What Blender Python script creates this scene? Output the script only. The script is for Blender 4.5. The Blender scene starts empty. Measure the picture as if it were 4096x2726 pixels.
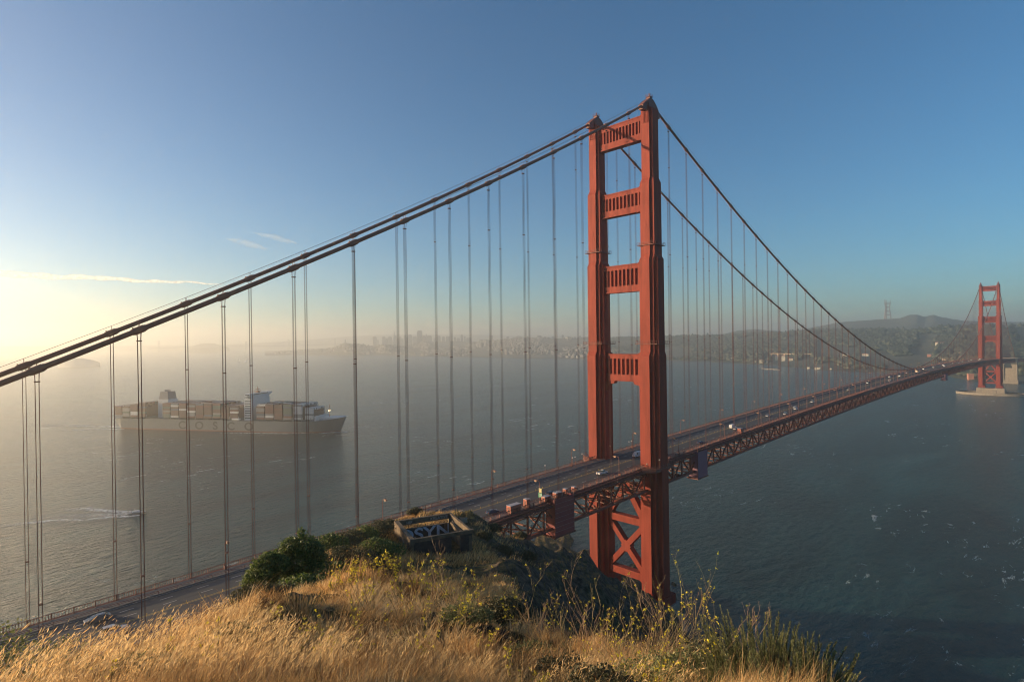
import bpy, math, random
import numpy as np
from mathutils import Vector, Matrix
R_ = math.radians
S = bpy.context.scene
COL = S.collection
rng = np.random.default_rng(7)
random.seed(7)

# ------------------------------------------------------------------ camera, sky, sun, exposure
CAM = np.array([-207.7474, -142.1073, 124.1044])
YAW, PIT, ROL = R_(45.6555), R_(-0.1306), R_(-0.8096)
FPX = 2262.925                                            # focal length in pixels of a 4096 px wide picture
_f = np.array([math.cos(PIT)*math.cos(YAW), math.cos(PIT)*math.sin(YAW), math.sin(PIT)])
_r = np.array([math.sin(YAW), -math.cos(YAW), 0.0]); _u = np.cross(_r, _f)
_r2 = _r*math.cos(ROL)+_u*math.sin(ROL); _u2 = -_r*math.sin(ROL)+_u*math.cos(ROL)
cd = bpy.data.cameras.new('camera'); cam = bpy.data.objects.new('camera', cd); COL.objects.link(cam)
cd.lens = 36*FPX/4096; cd.sensor_width = 36; cd.clip_start = 0.1; cd.clip_end = 90000
M = Matrix.Identity(4)
for i in range(3):
    M[i][0] = _r2[i]; M[i][1] = _u2[i]; M[i][2] = -_f[i]; M[i][3] = CAM[i]
cam.matrix_world = M
S.camera = cam

SUN_AZ, SUN_EL = 129.0, 8.5                                # degrees; azimuth from +X (south-east along the bridge) towards +Y
sd = np.array([math.cos(R_(SUN_EL))*math.cos(R_(SUN_AZ)), math.cos(R_(SUN_EL))*math.sin(R_(SUN_AZ)), math.sin(R_(SUN_EL))])
W = bpy.data.worlds.new('World'); S.world = W; W.use_nodes = True
wn = W.node_tree.nodes; wl = W.node_tree.links
sky = wn.new('ShaderNodeTexSky'); sky.sky_type = 'NISHITA'; sky.sun_disc = False
sky.sun_elevation = R_(SUN_EL); sky.sun_rotation = R_(90-SUN_AZ)
sky.altitude = 300; sky.air_density = 1.0; sky.dust_density = 0.0; sky.ozone_density = 4.0
bg = wn['Background']; bg.inputs['Strength'].default_value = 0.074
tn = wn.new('ShaderNodeMix'); tn.data_type = 'RGBA'; tn.blend_type = 'MULTIPLY'; tn.inputs[0].default_value = 1; tn.inputs[7].default_value = (.80,1.04,1.04,1)   # the morning's greenish white balance
wl.new(sky.outputs[0], tn.inputs[6]); wl.new(tn.outputs[2], bg.inputs['Color'])
sl = bpy.data.lights.new('sun', 'SUN'); sun = bpy.data.objects.new('sun', sl); COL.objects.link(sun)
sl.energy = 5.0; sl.angle = R_(0.6); sl.color = (1.0, 0.75, 0.47)
sun.matrix_world = Vector(sd).to_track_quat('Z', 'Y').to_matrix().to_4x4()
S.view_settings.view_transform = 'Standard'; S.view_settings.look = 'None'
S.view_settings.gamma = 1; S.view_settings.use_curve_mapping = False
S.view_settings.exposure = 1.16
HAZE = 2.1e-4
HAZE_COL, HAZE_G = (1.0, 0.96, 0.86), 0.68

# ------------------------------------------------------------------ helpers
def pxdir(px, py):
    return _f+_r2*(px-2048)/FPX-_u2*(py-1363)/FPX
def at_z(px, py, z):
    d = pxdir(px, py); return CAM+d*(z-CAM[2])/d[2]
def at_y(px, py, y):
    d = pxdir(px, py); return CAM+d*(y-CAM[1])/d[1]
def at_d(px, py, dist):
    d = pxdir(px, py); return CAM+d*dist/math.hypot(d[0], d[1])
def azim(px):
    d = pxdir(px, 1363); return math.atan2(d[1], d[0])
def zpix(px, py, r):
    return at_d(px, py, r)[2]

def vnoise(x, y, seed=0):
    xi = np.floor(x).astype(np.int64); yi = np.floor(y).astype(np.int64)
    xf = x-xi; yf = y-yi
    def h(a, b):
        n = (a*374761393+b*668265263+seed*1442695041) & 0xffffffff
        n = ((n ^ (n >> 13))*1274126177) & 0xffffffff
        return ((n ^ (n >> 16)) & 0xffff)/65535.0
    u = xf*xf*(3-2*xf); v = yf*yf*(3-2*yf)
    return (h(xi, yi)*(1-u)+h(xi+1, yi)*u)*(1-v)+(h(xi, yi+1)*(1-u)+h(xi+1, yi+1)*u)*v
def fbm(x, y, seed=0, octv=4):
    x = np.asarray(x, float); y = np.asarray(y, float); s = 0; a = .5
    for o in range(octv):
        s = s+a*(vnoise(x*2**o+17.3*o, y*2**o-9.1*o, seed+o)-.5)*2; a *= .5
    return s

def tag(o, label=None, cat=None, group=None, kind=None):
    if label: o['label'] = label
    if cat: o['category'] = cat
    if group: o['group'] = group
    if kind: o['kind'] = kind
    return o
def empty(name, loc=(0, 0, 0), rz=0, label=None, cat=None, group=None, kind=None):
    o = bpy.data.objects.new(name, None); COL.objects.link(o)
    o.location = loc; o.rotation_euler = (0, 0, rz); o.empty_display_size = .1
    return tag(o, label, cat, group, kind)
def copy_tree(o, parent=None):
    c = o.copy(); COL.objects.link(c)
    if parent is not None:
        c.parent = parent
    for ch in list(o.children): copy_tree(ch, c)
    return c

class MB:
    def __init__(s): s.v = []; s.f = []; s.m = []; s.cur = 0
    def add(s, vs, fs):
        b = len(s.v); s.v += [tuple(map(float, v)) for v in vs]
        for f in fs: s.f.append(tuple(b+i for i in f)); s.m.append(s.cur)
        return s
    def mat(s, i): s.cur = i; return s
    def box(s, x0, x1, y0, y1, z0, z1):
        return s.add([(x0,y0,z0),(x1,y0,z0),(x1,y1,z0),(x0,y1,z0),(x0,y0,z1),(x1,y0,z1),(x1,y1,z1),(x0,y1,z1)],
                     [(3,2,1,0),(4,5,6,7),(0,1,5,4),(1,2,6,5),(2,3,7,6),(3,0,4,7)])
    def beam(s, a, b, w, h, up=(0,0,1)):
        a = Vector(a); b = Vector(b); d = (b-a).normalized(); up = Vector(up)
        if abs(d.dot(up)) > .98: up = Vector((1,0,0))
        r = d.cross(up).normalized()*w/2; u = r.cross(d).normalized()*h/2
        return s.add([a-r-u, a+r-u, a+r+u, a-r+u, b-r-u, b+r-u, b+r+u, b-r+u],
                     [(0,1,2,3),(7,6,5,4),(4,5,1,0),(5,6,2,1),(6,7,3,2),(7,4,0,3)])
    def tube(s, pts, rad, n=6, cap=True):
        pts = [Vector(p) for p in pts]; b = len(s.v); k = len(pts)
        for i, p in enumerate(pts):
            d = (pts[min(i+1,k-1)]-pts[max(i-1,0)]).normalized()
            up = Vector((0,0,1)) if abs(d.z) < .95 else Vector((1,0,0))
            x = d.cross(up).normalized(); y = x.cross(d)
            r = rad[i] if isinstance(rad, (list, tuple)) else rad
            for j in range(n):
                a = 2*math.pi*j/n; s.v.append(tuple(p+x*math.cos(a)*r+y*math.sin(a)*r))
        for i in range(k-1):
            for j in range(n):
                a = b+i*n+j; c = b+i*n+(j+1) % n
                s.f.append((a, c, c+n, a+n)); s.m.append(s.cur)
        if cap:
            s.f.append(tuple(b+j for j in range(n))[::-1]); s.m.append(s.cur)
            s.f.append(tuple(b+(k-1)*n+j for j in range(n))); s.m.append(s.cur)
        return s
    def prism(s, poly, axis, a, b):                       # poly in the two other axes
        def P(u, v, w): return {'x': (w,u,v), 'y': (u,w,v), 'z': (u,v,w)}[axis]
        n = len(poly); vs = [P(u,v,a) for u, v in poly]+[P(u,v,b) for u, v in poly]
        fs = [tuple(range(n))[::-1], tuple(range(n, 2*n))]+[(i,(i+1)%n,(i+1)%n+n,i+n) for i in range(n)]
        return s.add(vs, fs)
    def build(s, name, mats, parent=None, smooth=False, loc=None, rz=0):
        me = bpy.data.meshes.new(name); me.from_pydata(s.v, [], s.f)
        for m in (mats if isinstance(mats, (list, tuple)) else [mats]): me.materials.append(m)
        me.polygons.foreach_set('material_index', s.m)
        if smooth: me.polygons.foreach_set('use_smooth', [True]*len(s.f))
        me.update()
        o = bpy.data.objects.new(name, me); COL.objects.link(o)
        if parent is not None: o.parent = parent
        if loc is not None: o.location = loc; o.rotation_euler = (0,0,rz)
        return o

def npmesh(name, V, F, mat, parent=None, smooth=False, tint=None, loc=None):
    V = np.asarray(V, np.float32).reshape(-1, 3); F = np.asarray(F, np.int32); k = F.shape[1]
    me = bpy.data.meshes.new(name)
    me.vertices.add(len(V)); me.vertices.foreach_set('co', V.ravel())
    me.loops.add(F.size); me.loops.foreach_set('vertex_index', F.ravel())
    me.polygons.add(len(F)); me.polygons.foreach_set('loop_start', np.arange(0, F.size, k, dtype=np.int32))
    me.polygons.foreach_set('loop_total', np.full(len(F), k, np.int32))
    if smooth: me.polygons.foreach_set('use_smooth', np.ones(len(F), bool))
    if tint is not None:
        a = me.attributes.new('tint', 'FLOAT', 'POINT'); a.data.foreach_set('value', np.asarray(tint, np.float32))
    for m in (mat if isinstance(mat, (list, tuple)) else [mat]): me.materials.append(m)
    me.update(calc_edges=True)
    o = bpy.data.objects.new(name, me); COL.objects.link(o)
    if parent is not None: o.parent = parent
    if loc is not None: o.location = loc
    return o

def mat(name, col, rough=.6, var=0.0, scale=1.0, col2=None, metal=0, bump=0, emis=None, spec=None, stretch=(1,1,1), tintcols=None, trans=0, detail=5):
    m = bpy.data.materials.new(name); m.use_nodes = True; n = m.node_tree.nodes; l = m.node_tree.links
    b = n['Principled BSDF']; b.inputs['Roughness'].default_value = rough; b.inputs['Metallic'].default_value = metal
    b.inputs['Base Color'].default_value = (*col, 1)
    if spec is not None: b.inputs['Specular IOR Level'].default_value = spec
    if var or col2 or bump:
        tc = n.new('ShaderNodeTexCoord'); mp = n.new('ShaderNodeMapping'); mp.inputs['Scale'].default_value = stretch
        nz = n.new('ShaderNodeTexNoise'); nz.inputs['Scale'].default_value = scale; nz.inputs['Detail'].default_value = detail
        nz.inputs['Roughness'].default_value = .65
        l.new(tc.outputs['Object'], mp.inputs[0]); l.new(mp.outputs[0], nz.inputs['Vector'])
        rp = n.new('ShaderNodeValToRGB'); c2 = col2 or tuple(min(1, c*(1+var)) for c in col)
        c1 = col if col2 else tuple(c*(1-var) for c in col)
        rp.color_ramp.elements[0].color = (*c1, 1); rp.color_ramp.elements[1].color = (*c2, 1)
        rp.color_ramp.elements[0].position = .35; rp.color_ramp.elements[1].position = .65
        l.new(nz.outputs['Fac'], rp.inputs[0]); l.new(rp.outputs[0], b.inputs['Base Color'])
        if bump:
            bp = n.new('ShaderNodeBump'); bp.inputs['Strength'].default_value = 1; bp.inputs['Distance'].default_value = bump
            l.new(nz.outputs['Fac'], bp.inputs['Height']); l.new(bp.outputs[0], b.inputs['Normal'])
    if tintcols:
        at = n.new('ShaderNodeAttribute'); at.attribute_name = 'tint'
        rp = n.new('ShaderNodeValToRGB'); e = rp.color_ramp.elements
        while len(e) < len(tintcols): e.new(.5)
        for i, c in enumerate(tintcols): e[i].position = i/(len(tintcols)-1); e[i].color = (*c, 1)
        l.new(at.outputs['Fac'], rp.inputs[0]); l.new(rp.outputs[0], b.inputs['Base Color'])
        if trans:
            t = n.new('ShaderNodeBsdfTranslucent'); mx = n.new('ShaderNodeMixShader'); mx.inputs[0].default_value = trans
            l.new(rp.outputs[0], t.inputs[0]); l.new(b.outputs[0], mx.inputs[1]); l.new(t.outputs[0], mx.inputs[2])
            l.new(mx.outputs[0], n['Material Output'].inputs[0])
    elif trans:
        t = n.new('ShaderNodeBsdfTranslucent'); t.inputs[0].default_value = (*col, 1); mx = n.new('ShaderNodeMixShader'); mx.inputs[0].default_value = trans
        l.new(b.outputs[0], mx.inputs[1]); l.new(t.outputs[0], mx.inputs[2]); l.new(mx.outputs[0], n['Material Output'].inputs[0])
    if emis:
        b.inputs['Emission Color'].default_value = (*emis[:3], 1); b.inputs['Emission Strength'].default_value = emis[3]
    return m

M_ORANGE = mat('orange_bridge_paint', (.165,.026,.014), .75, col2=(.245,.042,.024), scale=.5, stretch=(1,1,.12), detail=9, spec=.25)
M_DKOR = mat('cable_paint', (.16,.052,.036), .65, var=.2, scale=.5)
M_CABLE = mat('hazed_cable_paint', (.22,.095,.06), .65, var=.15, scale=.6)  # veiling glare over the cables painted in as a lighter brown
M_TRUSS = mat('shaded_truss_paint', (.17,.044,.028), .65, var=.25, scale=.4)  # orange bridge paint darkened to put the truss's shade into its colour
M_ROPE = mat('rope_paint', (.13,.05,.036), .8)
M_ASPH = mat('asphalt', (.052,.052,.055), .85, var=.25, scale=.12, stretch=(.3,2,1))
M_WALK = mat('sidewalk_concrete', (.20,.175,.155), .9, var=.15, scale=.5)
M_CONC = mat('weathered_concrete', (.25,.21,.165), .9, var=.25, scale=.3, bump=.05)
M_PAINTW = mat('road_paint_white', (.55,.54,.5), .8)
M_PAINTY = mat('road_paint_yellow', (.48,.32,.06), .8)
M_GLASSD = mat('dark_window_glass', (.02,.025,.03), .08, spec=.8)
M_BLACK = mat('black_rubber', (.02,.02,.02), .8)
M_STEEL = mat('grey_steel', (.25,.26,.27), .5, metal=.3)
M_WHITE = mat('white_paint', (.78,.78,.76), .5)

# ------------------------------------------------------------------ water
def water_mat():
    m = bpy.data.materials.new('bay_water'); m.use_nodes = True; n = m.node_tree.nodes; l = m.node_tree.links
    b = n['Principled BSDF']; b.inputs['Roughness'].default_value = .16; b.inputs['IOR'].default_value = 1.33
    tc = n.new('ShaderNodeTexCoord')
    def noise(sc, rot, st, det, rough=.55, dist=0):
        mp = n.new('ShaderNodeMapping'); mp.inputs['Rotation'].default_value = (0,0,R_(rot)); mp.inputs['Scale'].default_value = st
        nz = n.new('ShaderNodeTexNoise'); nz.inputs['Scale'].default_value = sc; nz.inputs['Detail'].default_value = det
        nz.inputs['Roughness'].default_value = rough; nz.inputs['Distortion'].default_value = dist
        l.new(tc.outputs['Object'], mp.inputs[0]); l.new(mp.outputs[0], nz.inputs[0]); return nz
    w1 = noise(.10, 35, (1,2.2,1), 7, .62, .3); w2 = noise(.42, 55, (1,1.8,1), 4, .6); w3 = noise(.004, 10, (1,3.5,1), 7, .65, 1.2)
    ma = n.new('ShaderNodeMath'); ma.operation = 'MULTIPLY_ADD'; ma.inputs[1].default_value = .22
    l.new(w2.outputs['Fac'], ma.inputs[0]); l.new(w1.outputs['Fac'], ma.inputs[2])
    bp = n.new('ShaderNodeBump'); bp.inputs['Strength'].default_value = 1.0; bp.inputs['Distance'].default_value = 4.6
    l.new(ma.outputs[0], bp.inputs['Height']); l.new(bp.outputs[0], b.inputs['Normal'])
    rp = n.new('ShaderNodeValToRGB'); e = rp.color_ramp.elements
    e[0].position = .35; e[0].color = (.004,.017,.021,1); e[1].position = .66; e[1].color = (.020,.070,.076,1)
    l.new(w3.outputs['Fac'], rp.inputs[0])
    # whitecaps torn off by the tide rips, in loose bands
    f1 = noise(.05, 30, (1,2.6,1), 9, .75, .8); f2 = noise(.006, 20, (1,1,1), 2)
    r1 = n.new('ShaderNodeMapRange'); r1.inputs[1].default_value = .59; r1.inputs[2].default_value = .67
    r2 = n.new('ShaderNodeMapRange'); r2.inputs[1].default_value = .50; r2.inputs[2].default_value = .60
    l.new(f1.outputs['Fac'], r1.inputs[0]); l.new(f2.outputs['Fac'], r2.inputs[0])
    mu = n.new('ShaderNodeMath'); mu.operation = 'MULTIPLY'; l.new(r1.outputs[0], mu.inputs[0]); l.new(r2.outputs[0], mu.inputs[1])
    mx = n.new('ShaderNodeMix'); mx.data_type = 'RGBA'; l.new(mu.outputs[0], mx.inputs[0]); l.new(rp.outputs[0], mx.inputs[6])
    mx.inputs[7].default_value = (.55,.6,.6,1); l.new(mx.outputs[2], b.inputs['Base Color'])
    ra = n.new('ShaderNodeMath'); ra.operation = 'MULTIPLY_ADD'; ra.inputs[1].default_value = .6; ra.inputs[2].default_value = .16
    l.new(mu.outputs[0], ra.inputs[0]); l.new(ra.outputs[0], b.inputs['Roughness'])
    return m
g = np.concatenate([-np.geomspace(19000,40,24), [0], np.geomspace(40,19000,24)])
gx, gy = np.meshgrid(g, g, indexing='ij'); NG = len(g)
idx = np.arange(NG*NG).reshape(NG, NG)
Fq = np.stack([idx[:-1,:-1], idx[1:,:-1], idx[1:,1:], idx[:-1,1:]], -1).reshape(-1,4)
water = npmesh('water', np.stack([gx, gy, gx*0], -1), Fq, water_mat())
tag(water, 'grey green bay water with ripples and scattered whitecaps', None, kind='structure')

# ------------------------------------------------------------------ near hill (polar grid round the viewpoint)
def C(px, *k):
    out = []
    for r, v, kind in k: out.append((r, (zpix(px, v, r)-CAM[2]) if kind == 'p' else v))
    return (math.degrees(azim(px)), out)
def p_(r, v): return (r, v, 'p')
def z_(r, v): return (r, v, 'z')
near_cols = [
    C(0,    z_(1.5,-1.75), p_(3,2800), p_(6,2705), z_(9,-6.2), z_(20,-17), z_(60,-45), z_(120,-78), z_(150,-126), z_(400,-130)),
    C(400,  z_(1.5,-1.75), p_(3.4,2780), p_(6.5,2665), z_(11,-6.4), z_(22,-15), z_(60,-42), z_(120,-74), z_(160,-126), z_(400,-130)),
    C(800,  z_(1.5,-1.75), p_(3.4,2765), p_(8,2480), z_(13,-7.0), z_(26,-15), z_(60,-38), z_(120,-70), z_(160,-126), z_(400,-130)),
    C(1000, z_(1.5,-1.75), p_(3.4,2750), p_(10,2400), z_(16,-7.8), z_(30,-14.8), z_(60,-35), z_(120,-68), z_(160,-126), z_(400,-130)),
    C(1130, z_(1.5,-1.75), p_(3.4,2745), p_(12,2360), z_(20,-8.8), p_(36,2310), z_(60,-28), z_(100,-50), z_(160,-126), z_(400,-130)),
    C(1270, z_(1.5,-1.75), p_(3.4,2745), p_(13,2318), z_(22,-9.6), p_(45,2235), p_(70,2170), z_(100,-44), z_(160,-120), z_(400,-130)),
    C(1420, z_(1.5,-1.75), p_(3.4,2745), p_(13,2306), z_(22,-9.9), p_(50,2262), p_(75,2140), p_(88,2100), z_(150,-100), z_(400,-130)),
    C(1560, z_(1.5,-1.75), p_(3.4,2745), p_(13,2334), z_(24,-11.4), p_(55,2330), p_(76,2205), p_(100,2045), z_(150,-80), z_(400,-130)),
    C(1680, z_(1.5,-1.75), p_(3.4,2745), p_(12.5,2350), z_(24,-11.9), p_(55,2345), p_(76,2225), p_(104,2030), z_(150,-74), z_(400,-130)),
    C(1800, z_(1.5,-1.75), p_(3.4,2745), p_(12,2372), z_(24,-12.2), p_(55,2350), p_(78,2220), p_(105,2025), z_(150,-70), z_(400,-130)),
    C(1900, z_(1.5,-1.75), p_(3.4,2745), p_(11,2398), z_(22,-12.0), p_(55,2350), p_(80,2205), p_(104,2034), z_(150,-72), z_(400,-130)),
    C(1990, z_(1.5,-1.75), p_(3.4,2750), p_(10.5,2460), z_(22,-12.4), p_(55,2330), p_(80,2230), p_(106,2098), z_(150,-76), z_(400,-130)),
    C(2080, z_(1.5,-1.75), p_(3.4,2750), p_(10,2497), z_(22,-12.8), p_(60,2330), p_(90,2225), p_(116,2112), z_(160,-84), z_(400,-130)),
    C(2170, z_(1.5,-1.75), p_(3.4,2755), p_(9,2525), z_(22,-13.4), p_(60,2400), p_(95,2260), p_(124,2158), z_(165,-88), z_(400,-130)),
    C(2240, z_(1.5,-1.75), p_(3.4,2760), p_(8.5,2545), z_(22,-13.8), p_(60,2440), p_(100,2280), p_(138,2172), z_(175,-96), z_(400,-130)),
    C(2330, z_(1.5,-1.75), p_(3.4,2760), p_(8,2560), z_(22,-14.4), p_(60,2480), p_(100,2340), p_(150,2216), z_(185,-104), z_(400,-130)),
    C(2450, z_(1.5,-1.75), p_(3.4,2765), p_(8,2580), z_(22,-15), p_(60,2520), p_(100,2410), p_(160,2292), z_(200,-112), z_(400,-130)),
    C(2600, z_(1.5,-1.75), p_(3.4,2770), p_(7.5,2600), z_(20,-15), p_(60,2580), p_(110,2480), p_(178,2368), z_(215,-119), z_(400,-130)),
    C(2700, z_(1.5,-1.75), p_(3.4,2775), p_(7,2620), z_(20,-15.5), p_(60,2640), p_(110,2560), p_(180,2436), z_(225,-124), z_(400,-130)),
    C(2800, z_(1.5,-1.75), p_(3.4,2790), p_(6.5,2632), z_(18,-16), z_(60,-40), z_(110,-68), z_(170,-110), z_(210,-126), z_(400,-130)),
    C(2950, z_(1.5,-1.75), p_(3.4,2790), p_(5.6,2685), z_(16,-16), z_(50,-40), z_(90,-70), z_(140,-110), z_(180,-126), z_(400,-130)),
    C(3250, z_(1.5,-1.75), p_(3.3,2840), p_(5.4,2770), z_(12,-15), z_(45,-44), z_(80,-76), z_(120,-112), z_(160,-127), z_(400,-130)),
    C(4096, z_(1.5,-1.75), z_(3,-2.5), z_(6,-6), z_(14,-16), z_(45,-46), z_(80,-80), z_(110,-112), z_(150,-127), z_(400,-130)),
    (-30, [(1.5,-1.75),(3,-2.2),(6,-4.2),(14,-11),(45,-42),(80,-76),(110,-110),(150,-127),(400,-130)]),
    (-70, [(1.5,-1.7),(3,-1.9),(6,-2.5),(14,-6),(45,-30),(80,-66),(110,-100),(150,-124),(400,-130)]),
    (-110,[(1.5,-1.65),(3,-1.6),(6,-1.4),(14,-1.2),(45,-8),(80,-30),(110,-70),(200,-120),(400,-130)]),
    (-150,[(1.5,-1.65),(3,-1.5),(6,-1.2),(14,-.4),(45,2),(80,2),(110,-4),(200,-20),(400,-60)]),
    (-180,[(1.5,-1.65),(3,-1.5),(6,-1.3),(14,-1.2),(45,-3),(80,-8),(110,-10),(200,-10),(400,10)]),
    (150, [(1.5,-1.7),(3,-1.7),(6,-2.0),(14,-3),(45,-14),(80,-26),(110,-36),(200,-50),(400,-50)]),
    (125, [(1.5,-1.75),(3,-1.9),(6,-2.8),(14,-6),(45,-26),(80,-46),(110,-62),(200,-112),(400,-126)]),
    (105, [(1.5,-1.75),(3,-2.0),(6,-3.6),(14,-9),(45,-34),(80,-55),(110,-72),(180,-126),(400,-130)]),
]
near_cols.append((near_cols[[i for i, c in enumerate(near_cols) if c[0] == -180][0]][0]+360, [c for c in near_cols if c[0] == -180][0][1]))
near_cols.sort(key=lambda c: c[0])
KR = np.concatenate([[.01,.3,.55], np.geomspace(.8, 400, 330)])
caz = np.array([c[0] for c in near_cols])
prof = np.array([np.interp(np.log(KR), np.log([k[0] for k in c[1]]), [k[1] for k in c[1]]) for c in near_cols])
KA = np.concatenate([np.arange(-180, -4, 1.2), np.arange(-4, 96, .2), np.arange(96, 180.01, 1.2)])
HG = np.empty((len(KA), len(KR)))
for j in range(len(KR)): HG[:, j] = np.interp(KA, caz, prof[:, j])
ker = np.array([1,4,6,4,1])/16.0
for _ in range(4):
    P = np.pad(HG, ((2,2),(2,2)), 'edge')
    HG = sum(ker[i]*P[i:i+HG.shape[0], 2:-2] for i in range(5))
    P = np.pad(HG, ((0,0),(2,2)), 'edge'); HG = sum(ker[i]*P[:, i:i+HG.shape[1]] for i in range(5))
AA, RR = np.meshgrid(np.radians(KA), KR, indexing='ij')
GX = CAM[0]+RR*np.cos(AA); GY = CAM[1]+RR*np.sin(AA)
amp = np.clip((RR-2.5)*.05, 0, 1)*.22 + np.clip((RR-14)/60, 0, 1)*1.1
d1 = fbm(GX*.9, GY*.9, 3, 4)*.30*np.clip((RR-1.5)/3.5, 0, 1)
d2 = fbm(GX*.16, GY*.16, 5, 5)*amp+fbm(GX*.6, GY*.6, 6, 4)*.7*np.clip((RR-40)/40, 0, 1)
ridg = 1-np.abs(fbm((GX*.55-GY*.83)*.07, (GX*.83+GY*.55)*.022, 11, 5))*2
cliff = np.clip((RR-30)/50, 0, 1)*np.clip((62-np.degrees(AA))/25, 0, 1)*np.clip((np.degrees(AA)+5)/10, 0, 1)
offr = np.clip(np.hypot(GX+160, GY+76.6)/9-.7, 0, 1)       # keep the ground level round the ruin
HG = HG+CAM[2]+(d1+d2)*offr+(ridg-.45)*4.6*cliff*offr
def ground(x, y):
    x = np.asarray(x, float); y = np.asarray(y, float)
    a = np.degrees(np.arctan2(y-CAM[1], x-CAM[0])); r = np.hypot(x-CAM[0], y-CAM[1])
    fi = np.clip(np.interp(a, KA, np.arange(len(KA))), 0, len(KA)-1.001)
    fj = np.clip(np.interp(np.log(np.maximum(r, .01)), np.log(KR), np.arange(len(KR))), 0, len(KR)-1.001)
    i = fi.astype(int); j = fj.astype(int); u = fi-i; v = fj-j
    return (HG[i,j]*(1-u)+HG[i+1,j]*u)*(1-v)+(HG[i,j+1]*(1-u)+HG[i+1,j+1]*u)*v
def gp(px, r):                                              # point on the hill in the direction of px, r metres away
    d = at_d(px, 1363, r); return np.array([d[0], d[1], float(ground(d[0], d[1]))])

def hill_mat():
    m = bpy.data.materials.new('dry_hill_soil'); m.use_nodes = True; n = m.node_tree.nodes; l = m.node_tree.links
    b = n['Principled BSDF']; b.inputs['Roughness'].default_value = .95; b.inputs['Specular IOR Level'].default_value = .1
    tc = n.new('ShaderNodeTexCoord'); ge = n.new('ShaderNodeNewGeometry'); sx = n.new('ShaderNodeSeparateXYZ'); l.new(ge.outputs['True Normal'], sx.inputs[0])
    def nz(sc, det=6, ro=.65):
        t = n.new('ShaderNodeTexNoise'); t.inputs['Scale'].default_value = sc; t.inputs['Detail'].default_value = det; t.inputs['Roughness'].default_value = ro
        l.new(tc.outputs['Object'], t.inputs[0]); return t
    def ramp(src, a, b_, c1, c2):
        r = n.new('ShaderNodeValToRGB'); r.color_ramp.elements[0].position = a; r.color_ramp.elements[1].position = b_
        r.color_ramp.elements[0].color = (*c1, 1); r.color_ramp.elements[1].color = (*c2, 1); l.new(src, r.inputs[0]); return r
    def mix(f, a, b_):
        x = n.new('ShaderNodeMix'); x.data_type = 'RGBA'; l.new(f, x.inputs[0]); l.new(a, x.inputs[6]); l.new(b_, x.inputs[7]); return x.outputs[2]
    n1 = nz(.35, 8); n2 = nz(3.0, 8, .7); n3 = nz(.08, 5); n4 = nz(.9, 8, .75)
    grass = ramp(n2.outputs['Fac'], .35, .68, (.10,.062,.026), (.30,.19,.075))
    scrub = ramp(n4.outputs['Fac'], .35, .62, (.022,.030,.012), (.075,.075,.034))
    rock = ramp(n4.outputs['Fac'], .40, .66, (.036,.028,.020), (.165,.128,.092))
    veg = mix(ramp(n1.outputs['Fac'], .42, .58, (0,0,0), (1,1,1)).outputs[0], grass.outputs[0], scrub.outputs[0])
    rs = mix(ramp(n3.outputs['Fac'], .56, .72, (0,0,0), (1,1,1)).outputs[0], rock.outputs[0], scrub.outputs[0])
    st = ramp(sx.outputs['Z'], .88, .965, (0,0,0), (1,1,1))
    l.new(mix(st.outputs[0], rs, veg), b.inputs['Base Color'])
    bp = n.new('ShaderNodeBump'); bp.inputs['Strength'].default_value = 1; bp.inputs['Distance'].default_value = .5
    l.new(n4.outputs['Fac'], bp.inputs['Height']); l.new(bp.outputs[0], b.inputs['Normal'])
    return m
ia = np.arange(len(KA)*len(KR)).reshape(len(KA), len(KR))
Fh = np.stack([ia[:-1,:-1], ia[:-1,1:], ia[1:,1:], ia[1:,:-1]], -1).reshape(-1,4)
hill = npmesh('hillside', np.stack([GX, GY, HG], -1), Fh, hill_mat(), smooth=True)
tag(hill, 'dry grassy headland dropping as a dark gullied cliff to the water', None, kind='structure')

# ------------------------------------------------------------------ the bridge
TZ = 222.78; SAG = 142.07; LM = 1280.16; H = 13.716; PN = 15.24
def deck(x):
    if x < 0: return 70.3+.0235*x
    if x > LM: return 71.3-.03*(x-LM)
    return 70.3+8.9*(1-((x-640.08)/640.08)**2)+x/LM*1.0
def zcab(x):
    if x < 0: return max(TZ+.5877*x+3.49e-4*x*x, deck(x)+1)
    if x > LM: d = x-LM; return max(TZ-.5877*d+3.49e-4*d*d, deck(x)+1)
    return TZ-SAG*(1-((x-640.08)/640.08)**2)
bridge = empty('suspension_bridge', (0,0,0), label='long orange-red suspension bridge with two stepped towers crossing the strait', cat='bridge')

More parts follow.
